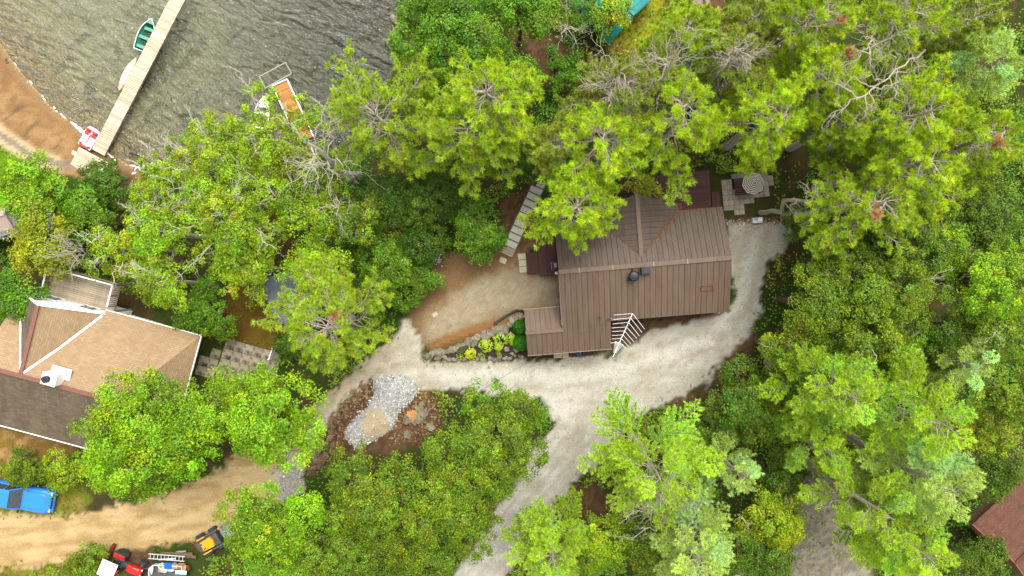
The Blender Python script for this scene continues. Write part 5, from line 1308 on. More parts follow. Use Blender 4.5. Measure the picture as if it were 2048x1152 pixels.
mb.box((-3.5, 0, .78), (.09, 1.8, .5)); mb.box((-1.34, 0, .8), (.08, 1.8, .45)); mb.build('bed_side', M['blue_car'], tk, bevel=.02)
mb = MB(); mb.box((-2.4, 0, .6), (2.2, 1.7, .05))
for i in range(9): mb.box((-2.4, -.72+i*.18, .64), (2.15, .07, .04))
mb.build('bed_floor', M['blue_car'], tk)
mb = MB(); mb.box((2.74, 0, .52), (.16, 1.62, .2)); mb.build('bumper', M['blue_car'], tk, bevel=.04)
mb = MB(); mb.box((2.69, 0, .72), (.08, .9, .16)); mb.build('grille', M['black'], tk)
for s in (-1, 1):
    mb = MB(); mb.box((2.62, s*.62, .76), (.16, .28, .14)); mb.build('headlight', M['white_metal'], tk, bevel=.03)
    mb = MB(); mb.box((.5, s*1.0, 1.05), (.12, .22, .16)); mb.build('mirror', M['black'], tk, bevel=.03)
    mb = MB(); mb.tube([(.55, s*.2, 1.06), (.3, s*.55, 1.28)], .012, 5); mb.build('wiper', M['black'], tk)
    for x in (1.75, -2.5):
        mb = MB(); R = Matrix.Rotation(math.pi/2, 3, 'X'); mb.lathe([(.2, -.13), (.37, -.12), (.39, 0), (.37, .12), (.2, .13)], (x, s*.83, .39), 18, R=R); wh = mb.build('wheel', M['rubber'], tk)
        mb = MB(); mb.lathe([(.2, -.135), (.2, .135)], (x, s*.83, .39), 12, R=R); mb.build('rim', M['grey_metal'], wh)

# ------------------------------------------------------------------ machines by the track
def wheel(parent, x, y, z, r, w_, rim=M['grey_metal'], toe=0):
    R = Matrix.Rotation(toe, 3, 'Z') @ Matrix.Rotation(math.pi/2, 3, 'X'); mb = MB()
    mb.lathe([(r*.5, -w_*.5), (r*.92, -w_*.48), (r, -w_*.3), (r, w_*.3), (r*.92, w_*.48), (r*.5, w_*.5)], (x, y, z), 18, R=R); wh = mb.build('wheel', M['rubber'], parent)
    mb = MB(); mb.lathe([(r*.52, -w_*.42), (r*.3, -w_*.3), (r*.3, w_*.3), (r*.52, w_*.42)], (x, y, z), 12, R=R); mb.build('rim', rim, wh)
c = Gs(258, 1121); rz = math.radians(-24)
tr_ = thing('tractor', 'red compact tractor with square white sun canopy at the edge of the track', 'tractor', c, rz)
mb = MB(); mb.box((.3, 0, .55), (2.2, .4, .35)); mb.box((-.35, 0, .62), (.7, .8, .25)); mb.box((1.3, 0, .5), (.2, 1.0, .14)); mb.box((-.5, 0, .45), (.25, 1.2, .2)); mb.build('chassis', M['dark_grey'], tr_, bevel=.03)
loft([(.38, .3, .7, 1.05, .08), (.9, .34, .68, 1.12, .1), (1.4, .33, .66, 1.06, .12), (1.62, .26, .66, .95, .1)], M['red_paint'], 'bonnet', tr_, .05)
mb = MB(); mb.box((1.66, 0, .78), (.06, .4, .26)); mb.build('grille', M['black'], tr_)
for s in (-1, 1):
    mb = MB(); mb.prism([(-.95, s*.62-.17), (-.05, s*.62-.17), (-.05, s*.62+.17), (-.95, s*.62+.17)], 1.02, 1.07); mb.build('fender', M['red_paint'], tr_, bevel=.03)
    wheel(tr_, -.5, s*.66, .52, .52, .34); wheel(tr_, 1.3, s*.58, .32, .32, .22)
    mb = MB(); mb.box((1.6, s*.24, .9), (.07, .1, .08)); mb.build('headlight', M['white'], tr_)
mb = MB(); mb.box((-.45, 0, .95), (.45, .46, .12)); mb.box((-.68, 0, 1.2), (.1, .46, .45)); mb.build('seat', M['black'], tr_, bevel=.04)
mb = MB(); mb.tube([(.3, 0, .95), (.12, 0, 1.25)], .03, 6); mb.tube([(.12+.2*math.sin(k*.524)*.3, .2*math.cos(k*.524), 1.25+.2*math.sin(k*.524)*.8) for k in range(13)], .018, 5, cap=False); mb.build('steering_wheel', M['black'], tr_)
mb = MB()
for x, y in ((-.95, -.5), (-.95, .5), (.1, -.5), (.1, .5)): mb.tube([(x, y, .8), (x-.1, y, 2.1)], .025, 6)
mb.build('canopy_post', M['black'], tr_)
mb = MB(); mb.box((-.55, -.02, 2.12), (1.3, 1.32, .06)); mb.build('canopy', M['white'], tr_, bevel=.03)
mb = MB(); mb.beam((-1.3, -.55, .5), (-.6, -.55, .55), .08, .1); mb.beam((-1.3, .55, .5), (-.6, .55, .55), .08, .1); mb.box((-1.5, .2, .35), (.25, 1.5, .3)); mb.build('rear_blade', M['rust'], tr_)
# yellow machine half under the leaves
c = Gs(426, 1078); rz = math.radians(29)
sk = thing('skid_loader', 'black loader with yellow engine cover partly hidden under leaves by the track', 'loader', c, rz)
mb = MB(); mb.box((0, 0, .5), (1.7, 1.0, .5)); mb.box((.1, .62, .75), (2.0, .14, .2)); mb.box((.1, -.62, .75), (2.0, .14, .2)); mb.box((-.75, 0, .75), (.3, .8, .3)); mb.build('chassis', M['dark_grey'], sk, bevel=.04)
mb = MB(); mb.prism([(-.5, -.38), (.45, -.42), (.55, 0), (.45, .42), (-.5, .38)], .76, 1.1); mb.build('engine_cover', M['yellow_paint'], sk, bevel=.05)
mb = MB(); mb.box((-.42, .2, 1.12), (.1, .12, .05)); mb.tube([(-.25, -.2, 1.1), (-.25, -.2, 1.3)], .04, 8); mb.build('exhaust', M['black'], sk)
for x in (-.55, .6):
    for s in (-1, 1): wheel(sk, x, s*.78, .36, .36, .26)
mb = MB()
for s in (-1, 1): mb.beam((-.7, s*.62, .9), (1.2, s*.6, .55), .1, .14)
mb.build('lift_arm', M['yellow_paint'], sk)
mb = MB(); vs = [(1.2, -.7, .6), (1.2, .7, .6), (1.25, .7, .1), (1.25, -.7, .1), (1.85, .7, .06), (1.85, -.7, .06)]
mb.prism([(1.2, -.72), (1.26, -.72), (1.26, .72), (1.2, .72)], .06, .62); mb.prism([(1.26, -.72), (1.9, -.72), (1.9, .72), (1.26, .72)], .06, .11); mb.prism([(1.26, -.72), (1.85, -.72), (1.3, -.68), (1.26, -.68)], .11, .55); mb.prism([(1.26, .68), (1.3, .68), (1.85, .72), (1.26, .72)], .11, .55); mb.build('bucket', M['grey_metal'], sk)
mb = MB(); mb.box((-1.15, .1, .35), (.35, .7, .25)); mb.build('hitch_plate', M['rust'], sk, bevel=.03)
# utility trailer with its load
c = Gs(340, 1136); rz = math.radians(-3)
ut = thing('utility_trailer', 'pale open utility trailer loaded with buckets and bins beside the red tractor', 'trailer', c, rz)
mb = MB(); mb.prism([(-1.35, -.8), (1.3, -.8), (1.3, .5), (-1.0, .5), (-1.35, .2)], .38, .44); mb.build('bed', M['dark_grey'], ut)
mb = MB(); ring = [(-1.35, -.8), (1.3, -.8), (1.3, .5), (-1.0, .5), (-1.35, .2)]
for i in range(5): mb.beam((*ring[i], .58), (*ring[(i+1) % 5], .58), .08, .34)
mb.prism([(-1.36, .2), (-1.0, .5), (-1.0, .1), (-1.1, -.3)], .72, .76); mb.build('side_board', M['alu'], ut)
for s, y in ((1, .66), (-1, -.96)): wheel(ut, .35, y, .3, .3, .2)
mb = MB(); mb.beam((-1.35, 0, .42), (-2.2, .1, .42), .08, .08); mb.build('drawbar', M['dark_grey'], ut)
T0 = Matrix.Translation(c) @ Matrix.Rotation(rz, 4, 'Z')
def onbed(px, py, z): v = P(px, py, c.z+z); return Vector((v.x, v.y, c.z+z))
def bucket(px, py, r, h, mt, label, fill=None, z=.44):
    v = onbed(px, py, z+h); t = thing('bucket', label, 'bucket', (v.x, v.y, c.z+z), 0)
    mb = MB(); mb.lathe([(r*.85, 0), (r, h), (r*.9, h), (r*.76, .03)], n=16); mb.build('body', mt, t)
    mb = MB(); mb.lathe([(r*.88, h*.7), (r*.88, h*.72)], n=16); mb.build('contents', fill or M['grey_cloth'], t)
    mb = MB(); mb.tube([(r*math.cos(a_), 0, h+.12*math.sin(a_)) for a_ in np.linspace(0, math.pi, 9)], .01, 5, cap=False); mb.build('handle', M['grey_metal'], t)
bucket(321, 1133, .21, .34, M['white'], 'round white bucket with grey contents at the front of the trailer')
mb = MB(); mb.box((0, 0, .15), (.5, .42, .3), taper=1.12); v = onbed(336, 1132, .74); t = thing('storage_bin', 'bright blue plastic bin next to the white bucket', 'bin', (v.x, v.y, c.z+.44), rz)
mb.build('body', M['blue_plastic'], t, bevel=.03); mb = MB(); mb.box((0, 0, .32), (.6, .52, .04)); mb.build('lid', M['blue_plastic'], t, bevel=.02)
v = onbed(347, 1133, .7); t = thing('folded_tarp', 'folded grey-lilac tarpaulin standing beside the blue bin', 'tarpaulin', (v.x, v.y, c.z+.44), rz+.3)
for i in range(3): mb = MB(); mb.box((0, 0, .05+i*.09), (.36-.02*i, .5-.02*i, .08)); mb.build('fold', M['grey_cloth'], t, bevel=.025)
v = onbed(361, 1134, .75); t = thing('cardboard_box', 'open tan cardboard box among the trailer load', 'box', (v.x, v.y, c.z+.44), rz-.1)
mb = MB()
for dx, dy, w1, w2 in ((-.24, 0, .02, .4), (.24, 0, .02, .4), (0, -.2, .5, .02), (0, .2, .5, .02)): mb.box((dx, dy, .15), (w1, w2, .3))
mb.box((0, 0, .01), (.5, .4, .02)); mb.build('body', M['tan_card'], t)
for s in (-1, 1): mb = MB(); mb.box((s*.33, 0, .28), (.2, .4, .015), mat=Matrix.Rotation(s*.4, 3, 'Y')); mb.build('flap', M['tan_card'], t)
def sack(px, py, sx, sy, sz, mt, label, seed, name='sack', cat='sack'):
    v = onbed(px, py, .44+sz); rr = random.Random(seed); mb = MB()
    prof = [(.3, 0), (.48, .12), (.5, .4), (.42, .7), (.18, .9), (.1, .95), (.16, 1.0)]; vs = []; n = 12
    for r, z_ in prof:
        for k in range(n): a_ = 2*math.pi*k/n; q = r*(1+.14*rr.uniform(-1, 1)); vs.append((q*math.cos(a_)*sx, q*math.sin(a_)*sy, z_*sz))
    fs = [(i*n+k, i*n+(k+1) % n, (i+1)*n+(k+1) % n, (i+1)*n+k) for i in range(len(prof)-1) for k in range(n)]+[tuple(range(n-1, -1, -1)), tuple((len(prof)-1)*n+k for k in range(n))]
    mb.add(vs, fs); tag(mb.build(name, mt, None, smooth=True, loc=(v.x, v.y, c.z+.44)), label, cat)
sack(326, 1142, .6, .5, .4, M['cream_bag'], 'lumpy cream sack in front of the white bucket', 2)
sack(318, 1143, .3, .34, .3, M['yellow_paint'], 'small yellow bag at the corner of the trailer load', 3)
sack(340, 1142, .6, .3, .25, M['cream_bag'], 'flat cream bag between the sack and the teal tote', 4)
sack(374, 1138, .35, .5, .3, M['rust'], 'brown-red bundle at the tail of the trailer', 5)
v = onbed(361, 1149, .8); t = thing('storage_tote', 'teal storage tote with grey lid at the bottom edge', 'bin', (v.x, v.y, c.z+.44), rz)
mb = MB(); mb.box((0, 0, .17), (.85, .5, .34), taper=1.08); mb.build('body', M['teal_plastic'], t, bevel=.03); mb = MB(); mb.box((.02, .18, .36), (.9, .3, .04)); mb.build('lid', M['white_metal'], t, bevel=.02)
# aluminium ladder lying on the trailer side
la, lb_ = onbed(297, 1112, .82), onbed(369, 1118, .85)
d = lb_-la; t = thing('ladder', 'aluminium extension ladder lying along the far side of the trailer', 'ladder', (la.x, la.y, la.z), math.atan2(d.y, d.x))
for s in (-1, 1): mb = MB(); mb.box((d.length/2, s*.19, 0), (d.length, .045, .09)); mb.build('rail', M['alu'], t)
n = int(d.length/.29); mb = MB(); mb.tube([(0, -.19, 0), (0, .19, 0)], .022, 6); me = mb.mesh('rung', M['alu'])
for i in range(n): link('rung', me, t, (.15+i*.29, 0, 0))
la, lb_ = onbed(318, 1119, .8), onbed(352, 1117, .8)
tag((lambda m_: m_.build('metal_post', M['alu'], None))((lambda m_: (m_.beam(la, lb_, .1, .06), m_)[1])(MB())), 'short bright metal post lying next to the ladder', 'post')
# planks and scrap behind
for i, (p1, p2, mt, lb2) in enumerate((((322, 1106), (385, 1108), 'old_wood', 'brown weathered board behind the ladder, uppermost of the pile'), ((345, 1110), (392, 1114), 'old_wood', 'brown weathered board touching the ladder tip'), ((352, 1104), (372, 1102), 'grey_metal', 'grey metal pipe on top of the weathered boards'))):
    a_, b_ = Gs(*p1, .3), Gs(*p2, .35); mb = MB(); mb.beam(a_, b_, .24 if i < 2 else .12, .06); mb.beam((a_*.8+b_*.2)-Vector((0, 0, .16)), (a_*.8+b_*.2)-Vector((0, 0, .16))+Vector((0, .01, 0)), .2, .25); tag(mb.build('board' if i < 2 else 'pipe', M[mt], None), lb2, 'board' if i < 2 else 'pipe')

# ------------------------------------------------------------------ things round the brown house
v = H2W(*hl(1110, 531, 1.3), 0); t = thing('barbecue', 'black barbecue grill with pale shelf on the reddish side deck', 'barbecue', (v.x, v.y, .5), HA+math.pi/2)
mb = MB(); mb.prism([(-.45, -.25), (.45, -.25), (.5, 0), (.45, .25), (-.45, .25), (-.5, 0)], .55, .8); mb.build('firebox', M['black'], t, bevel=.04)
loft([(-.48, .26, .8, .98, .1), (-.3, .28, .8, 1.08, .13), (.3, .28, .8, 1.08, .13), (.48, .26, .8, .98, .1)], M['black'], 'lid', t, .04)
mb = MB(); mb.box((.02, -.02, 1.09), (.36, .2, .02)); mb.build('shelf', M['tan_card'], t)
for x in (-.4, .4):
    for y in (-.2, .2): mb = MB(); mb.box((x, y, .28), (.04, .04, .56)); mb.build('leg', M['black'], t)
mb = MB(); mb.tube([(-.3, .3, .92), (.3, .3, .92)], .02, 6); mb.build('handle', M['grey_metal'], t)
v = H2W(*hl(1113, 546, .75), 0); t = thing('gas_bottle', 'small white gas bottle next to the black barbecue', 'gas bottle', (v.x, v.y, .5), 0)
mb = MB(); mb.lathe([(.1, 0), (.13, .05), (.13, .25), (.06, .33)], n=14); mb.build('body', M['white'], t); mb = MB(); mb.lathe([(.09, .32), (.09, .4), (.07, .4), (.07, .32)], n=12); mb.build('collar', M['white'], t)
# stairs of stone treads
A_, B_ = (1016, 502), (1078, 368)
n = 11
ps = [G(A_[0]+(B_[0]-A_[0])*i/(n-1), A_[1]+(B_[1]-A_[1])*i/(n-1)) for i in range(n)]
d = ps[-1]-ps[0]; st = thing('stone_stairs', 'straight flight of pale stone treads going down the bank beside the round bush', 'stairs', (ps[0].x, ps[0].y, ps[0].z), math.atan2(d.y, d.x))
Rm = Matrix.Rotation(-math.atan2(d.y, d.x), 3, 'Z')
mb = MB(); mb.box((0, 0, 0), (.46, .98, .14)); me = mb.mesh('tread', M['stair_stone'])
mb = MB(); mb.box((0, 0, 0), (.1, 1.04, .2)); mr = mb.mesh('riser', M['concrete'])
for i, p in enumerate(ps):
    q = Rm @ (p-ps[0]); q.z += .10
    if i == 0:
        for k in range(3): m3 = MB(); m3.box((0, 0, 0), (.16, 1.0, .12)); m3.build('sleeper', M['deck_wood'], st, loc=(q.x-.25+k*.19, 0, q.z+.02*k))
    else: link('tread', me, st, (q.x, 0, q.z)); link('riser', mr, st, (q.x-.33, 0, q.z-.07))
pt_ = [Rm @ (p-ps[0]) for p in ps]
for s in (-1, 1):
    mb = MB()
    for i in range(n-1): mb.beam((pt_[i].x, s*.56, pt_[i].z+.08), (pt_[i+1].x, s*.56, pt_[i+1].z+.08), .07, .16)
    mb.build('edging', M['old_wood'], st)
p = Gs(1006, 521, .05); mb = MB(); mb.box((0, 0, 0), (.55, .45, .1)); tag(mb.build('paving_slab', M['pale_slab'], None, bevel=.015, loc=p, rot=(0, 0, math.radians(-24))), 'single pale slab at the top of the stone stairs', 'slab')
# paver patio
def paver_grid(name, label, org_px, ang, nu, nv_, sz, mt, skip, up=.05, gap=.02, z=None, big=()):
    o = Gs(*org_px); t = thing(name, label, 'patio', o, math.radians(ang)); rr = random.Random(8)
    mb = MB(); mb.box((0, 0, 0), (sz-gap, sz-gap, .06)); me = mb.mesh('paver', mt)
    bx_ = MB(); nm = 0
    c, s = math.cos(math.radians(ang)), math.sin(math.radians(ang))
    for i in range(nu):
        for j in range(nv_):
            if skip(i, j): continue
            x, y = (i+.5)*sz, -(j+.5)*sz
            zz_ = surf(o.x+x*c-y*s, o.y+x*s+y*c)-o.z
            link('paver', me, t, (x, y, zz_+up+rr.uniform(-.008, .008)), (rr.uniform(-.01, .01), rr.uniform(-.01, .01), rr.uniform(-.012, .012)))
    return t
sk1 = {(2, 1), (3, 1), (4, 1), (5, 1), (2, 2), (3, 2), (4, 2), (5, 2), (4, 6), (5, 6), (6, 6), (7, 6), (6, 5), (7, 5), (8, 5), (9, 6), (8, 6), (4, 7), (5, 7), (6, 7), (7, 7), (8, 7), (9, 7), (9, 5), (0, 7), (1, 7), (9, 0), (9, 3), (9, 4), (0, 0), (1, 0)}
paver_grid('paver_patio', 'grey square paver patio under the striped umbrella right of the house', (1441, 350), 5.5, 10, 8, .415, M['paver_grey'], lambda i, j: (i, j) in sk1 or (j == 7 and i not in (2, 3)))
paver_grid('tile_patio', 'old stained concrete tile patio beside the olive lawn', (455, 676), -14.5, 6, 4, .80, M['paver_stained'], lambda i, j: False)
paver_grid('tile_patio', 'darker mossy continuation of the tile patio toward the cottage', (408, 690), -14.5, 2, 3, .80, M['paver_stained'], lambda i, j: (i, j) in ((0, 0),))
p = Gs(549, 704); t = thing('white_board', 'white upright board at the corner of the stained tile patio', 'board', p, math.radians(72))
mb = MB(); mb.box((0, 0, .45), (1.0, .07, .9)); mb.build('panel', M['white'], t); 
for s in (-1, 1): mb = MB(); mb.box((s*.5, 0, .5), (.08, .1, 1.0)); mb.build('post', M['white'], t)
# dark platform, umbrella, cooler
p = Gs(1492, 373); t = thing('picnic_platform', 'dark brown plank platform under the striped umbrella', 'platform', p, math.radians(5.5))
mb = MB(); mb.box((0, 0, 0), (2.0, .13, .04)); me = mb.mesh('plank', M['brown_wood'])
for i in range(9): link('plank', me, t, (0, -.6+i*.15, .3))
for x in (-.8, .8): mb = MB(); mb.box((x, 0, .12), (.1, 1.2, .3)); mb.build('leg', M['brown_wood'], t)
v = P(1506, 367, 1.9); g0 = surf(v.x, v.y); t = thing('parasol', 'octagonal parasol with concentric light and dark stripes on the patio', 'parasol', (v.x, v.y, g0), math.radians(12))
mb = MB(); R_ = .86; N_ = 13; top = 2.35-g0
for k in range(N_):
    r0, r1 = R_*k/N_, R_*(k+1)/N_; z0, z1_ = top-.42*(k/N_), top-.42*((k+1)/N_)
    for s in range(8):
        a0, a1 = s*math.pi/4, (s+1)*math.pi/4
        q = [(r0*math.cos(a0), r0*math.sin(a0), z0), (r1*math.cos(a0), r1*math.sin(a0), z1_), (r1*math.cos(a1), r1*math.sin(a1), z1_), (r0*math.cos(a1), r0*math.sin(a1), z0)]
        if k == 0: q = q[1:3]+[q[0]]
        mb.add(q, [tuple(range(len(q)))], k % 2)
mb.build('canopy', [M['umb_light'], M['umb_dark']], t)
for s in range(8): a0 = s*math.pi/4; mb = MB(); mb.tube([(0, 0, top-.02), (R_*math.cos(a0), R_*math.sin(a0), top-.44)], .012, 5); mb.build('rib', M['umb_dark'], t)
mb = MB(); mb.tube([(0, 0, .05), (0, 0, top+.06)], .025, 8); mb.build('pole', M['umb_dark'], t); mb = MB(); mb.lathe([(.02, top), (.04, top+.04), (.015, top+.1)], n=8); mb.build('finial', M['umb_dark'], t)
p = Gs(1512, 441); t = thing('heat_pump', 'white outdoor unit with grey grille by the pine trunk at the patio edge', 'outdoor unit', p, math.radians(4))
mb = MB(); mb.box((0, 0, .22), (.74, .42, .42)); mb.build('casing', M['white'], t, bevel=.02); mb = MB(); mb.box((-.16, .08, .44), (.32, .2, .02)); mb.build('grille', M['grey_metal'], t); mb = MB(); mb.box((0, -.12, .44), (.7, .02, .01)); mb.build('seam', M['dark_grey'], t)
# white square lid on the dirt, black drain pipe
p = Gs(870, 629); t = thing('pale_board', 'small pale square board lying on the brown dirt yard', 'board', p, math.radians(33))
mb = MB(); mb.box((0, 0, .04), (.46, .36, .06)); mb.build('panel', M['trim_pale'], t, bevel=.01); mb = MB(); mb.box((0, 0, .075), (.3, .2, .015)); mb.build('inset', M['pale_slab'], t)
pp = [Gs(px, py, .12) for px, py in ((989, 648), (1000, 640), (1012, 632), (1025, 625), (1034, 621), (1042, 622), (1050, 625))]
pp[-1].z += .3
mb = MB(); mb.tube(pp, .1, 10); 
for i in range(len(pp)-1):
    for k in range(5): q = pp[i]+(pp[i+1]-pp[i])*(k/5); e_ = (pp[i+1]-pp[i]).normalized()*.02; mb.tube([q-e_, q+e_], .115, 10)
tag(mb.build('drain_pipe', M['black'], None), 'black corrugated drain pipe leading from the front wing to the dirt berm', 'pipe')
# front-door stuff
v = H2W(*hl(1158, 708, .5), 0); t = thing('planter', 'dark planter with a bluish plant on the front plank landing', 'planter', (v.x, v.y, .2), 0)
mb = MB(); mb.lathe([(.17, 0), (.22, .3), (.24, .3), (.24, .34), (.2, .34), (.18, .26)], n=12); mb.build('pot', M['black'], t)
rg = np.random.default_rng(3); n = 60; q = rg.normal(0, .11, (n, 3)); q[:, 2] = .34+np.abs(q[:, 2])*.8
V, F, cc = leaves(rg, q, unit(rg.normal(0, .5, (n, 3))+np.array([0, 0, 1])), .13, .07, vary(rg, A(120, 140, 150), n)); link('foliage', np_mesh('foliage', V, F, M['leaf'], cc), t)
# ------------------------------------------------------------------ aerial and wire
za = 6.6
base = P(1258, 642, 4.0); ap = P(1265, 627, za); ae = P(1226, 714, za-.05)
hx_, hy_ = hl(1258, 640, 3.4)
t = thing('antenna', 'large white television aerial with swept rods hanging over the front corner of the roof', 'antenna', (H2W(hx_, hy_)[0], H2W(hx_, hy_)[1], 0), 0)
o_ = Vector(t.location)
mid = ap+(ae-ap)*.3
mb = MB(); mb.tube([(mid.x-o_.x, mid.y-o_.y, -.1), (mid.x-o_.x, mid.y-o_.y, za+.1)], .03, 8); mb.build('mast', M['grey_metal'], t)
mb = MB(); mb.beam(ap-o_, ae-o_, .04, .04); mb.build('boom', M['white_metal'], t)
el = [(.0, (1228, 630), (1289, 658)), (.10, (1227, 639), (1284, 665)), (.2, (1225, 648), (1279, 672)), (.31, (1223, 656), (1274, 677)), (.4, (1224, 663), (1268, 684)), (.49, (1224, 671), (1262, 688)), (.57, (1223, 678), (1257, 693)), (.66, (1221, 686), (1253, 698))]
for f, l_, r_ in el:
    o2 = ap+(ae-ap)*f
    for q in (l_, r_):
        mb = MB(); mb.tube([o2-o_, P(*q, za+.02)-o_], .0125, 6); mb.build('rod', M['white_metal'], t)
u = (ae-ap).normalized(); s_ = Vector((-u.y, u.x, 0))
for i in range(11):
    q = ap+(ae-ap)*(.68+.022*i); l2 = .34-.022*i; mb = MB(); mb.tube([q-o_-s_*l2, q-o_+s_*l2], .011, 5); mb.build('director', M['white_metal'], t)
wa_, wb_ = P(1218, 640, 4.1), P(905, 815, 6.5)
pts = [wa_+(wb_-wa_)*(k/16)-Vector((0, 0, 1.3*math.sin(math.pi*k/16))) for k in range(17)]
mb = MB(); mb.tube(pts, .014, 5); t = tag(mb.build('power_cable', M['dark_grey'], None), 'thin overhead cable sagging from the roof corner across the drive', 'cable')
mb = MB(); p2 = P(1221, 637, 3.6); mb.tube([(p2.x, p2.y, 3.0), (p2.x, p2.y, 4.2)], .035, 8); mb.lathe([(.06, 0), (.05, .12), (.02, .16)], (p2.x, p2.y, 4.2), 8); tag(mb.build('service_mast', M['trim_pale'], None), 'short pale service mast at the inner corner of the front roof', 'mast')

# ------------------------------------------------------------------ stones
def rock_mesh(seed, mt):
    rg = np.random.default_rng(seed); ico = [(0, 0, 1), (.894, 0, .447), (.276, .851, .447), (-.724, .526, .447), (-.724, -.526, .447), (.276, -.851, .447), (.724, .526, -.447), (-.276, .851, -.447), (-.894, 0, -.447), (-.276, -.851, -.447), (.724, -.526, -.447), (0, 0, -1)]
    fs = [(0, 1, 2), (0, 2, 3), (0, 3, 4), (0, 4, 5), (0, 5, 1), (1, 6, 2), (2, 7, 3), (3, 8, 4), (4, 9, 5), (5, 10, 1), (2, 6, 7), (3, 7, 8), (4, 8, 9), (5, 9, 10), (1, 10, 6), (6, 11, 7), (7, 11, 8), (8, 11, 9), (9, 11, 10), (10, 11, 6)]
    v = np.array(ico); E_ = {}; vs = list(v); f2 = []
    def md(a, b):
        k = (min(a, b), max(a, b))
        if k not in E_: E_[k] = len(vs); vs.append((vs[a]+vs[b])/2*1.1)
        return E_[k]
    for a, b, c in fs: x, y, z = md(a, b), md(b, c), md(c, a); f2 += [(a, x, z), (b, y, x), (c, z, y), (x, y, z)]
    vs = np.array(vs); vs = vs*(1+.22*rg.normal(size=(len(vs), 1)))*np.array([1, .8, .62]); vs[:, 2] = np.minimum(vs[:, 2], .42)
    me = bpy.data.meshes.new('stone'); me.from_pydata([tuple(q) for q in vs], [], f2); me.materials.append(mt); return me
RK = [rock_mesh(i, M['stone']) for i in range(5)]; RB = [rock_mesh(20+i, M['stone_brown']) for i in range(5)]; RO = [rock_mesh(40+i, M['stone_orange']) for i in range(2)]
rr = random.Random(12)
def rocks(parent, pts, r0, r1, meshes, jit=3, lift=.1, name='stone', label=None, cat=None, group=None, org=None):
    for px, py in pts:
        p = Gs(px+rr.uniform(-jit, jit), py+rr.uniform(-jit, jit)); r = rr.uniform(r0, r1)
        loc = p+Vector((0, 0, r*lift)); 
        if org is not None: loc = loc-org
        o = link(name, rr.choice(meshes), parent, loc, (rr.uniform(-.3, .3), rr.uniform(-.3, .3), rr.uniform(0, 6.3)), (r, r*rr.uniform(.7, 1.1), r*rr.uniform(.7, 1.1)))
        if label: tag(o, label, cat, group)
def along(poly, n):
    L_ = [math.dist(poly[i], poly[i+1]) for i in range(len(poly)-1)]; T_ = sum(L_); out = []
    for k in range(n):
        s = T_*(k+.5)/n; i = 0
        while s > L_[i]: s -= L_[i]; i += 1
        t_ = s/L_[i]; out.append((poly[i][0]+(poly[i+1][0]-poly[i][0])*t_, poly[i][1]+(poly[i+1][1]-poly[i][1])*t_))
    return out
go = Gs(960, 690)
rg_ = thing('rock_garden', 'long stone edged planting bed with dark mulch between the drive and the front wing', 'rock garden', go)
mb = MB(); bedp = [(856, 708), (900, 702), (935, 690), (965, 672), (1000, 658), (1030, 648), (1050, 640), (1054, 712), (1010, 716), (950, 718), (890, 717)]
bw_ = [Gs(*q)-go for q in bedp]; mb.prism([(q.x, q.y) for q in bw_][::-1], -.3, .06); mb.build('soil', M['mulch'], rg_)
rocks(rg_, along([(852, 712), (880, 704), (905, 700), (925, 694), (945, 680), (962, 668), (985, 658), (1010, 652), (1030, 640), (1042, 632)], 34), .22, .42, RK, 3, .25, org=go)
rocks(rg_, along([(930, 690), (955, 676), (985, 664), (1015, 656)], 12), .26, .5, RK, 4, .35, org=go)
rocks(rg_, along([(852, 713), (880, 716), (910, 718), (945, 720), (985, 718), (1020, 714), (1048, 712)], 26), .13, .28, RK, 3, .2, org=go)
rocks(rg_, [(945, 690), (952, 688), (918, 706), (905, 706), (1012, 700), (1022, 704), (1034, 702), (1000, 712), (1030, 694)], .16, .34, RK, 3, .3, org=go)
p = Gs(926, 699); mb = MB(); mb.prism([(-.55, -.22), (-.1, -.38), (.5, .12), (.4, .4), (-.3, .2)], 0, .3); 
o = mb.build('flat_stone', M['weed'], rg_, bevel=.04, loc=p-go)
rg = np.random.default_rng(9)
def hosta(px, py, r, c, label, h=.45, n=90, lf=.2):
    p = Gs(px, py); t = thing('hosta', label, 'plant', p, 0, 'plants of the rock garden'); u = unit(rg.normal(size=(n, 3))+np.array([0, 0, .5])); u[:, 2] = np.abs(u[:, 2])
    q = u*np.array([r, r, h])*(.75+.3*rg.random((n, 1))); V, F, cc = leaves(rg, q+np.array([0, 0, .08]), unit(u*.6+np.array([0, 0, .8])+rg.normal(0, .2, (n, 3))), lf, lf*.65, vary(rg, np.array(A(*c))*KF, n, .08, .2))
    link('foliage', np_mesh('foliage', V, F, M['leaf'], cc), t); mb = MB(); mb.tube([(0, 0, -.05), (0, 0, .2)], .03, 5); mb.build('stem', M['weed'], t)
hosta(942, 707, .5, (178, 184, 32), 'roundest and yellowest hosta at the left of the rock garden')
hosta(972, 690, .58, (162, 186, 32), 'yellow-green hosta in the middle of the rock garden beside the flat boulder')
hosta(1000, 681, .6, (158, 184, 34), 'largest yellow-green hosta below the stone rim')
hosta(997, 694, .3, (158, 184, 34), 'small hosta hanging over the dark mulch')
hosta(1021, 675, .4, (146, 180, 34), 'lime hosta nearest to the clipped evergreens')
hosta(1028, 685, .28, (140, 190, 35), 'greener small hosta touching the lower clipped evergreen')
hosta(997, 707, .2, (130, 150, 50), 'tiny grey-green cushion plant at the drive edge', .2, 40, .1)
hosta(920, 712, .3, (120, 150, 40), 'mossy green cushion left of the yellowest hosta', .2, 50, .12)
hosta(962, 712, .3, (120, 140, 50), 'dull green cushion right of the yellowest hosta', .18, 50, .12)
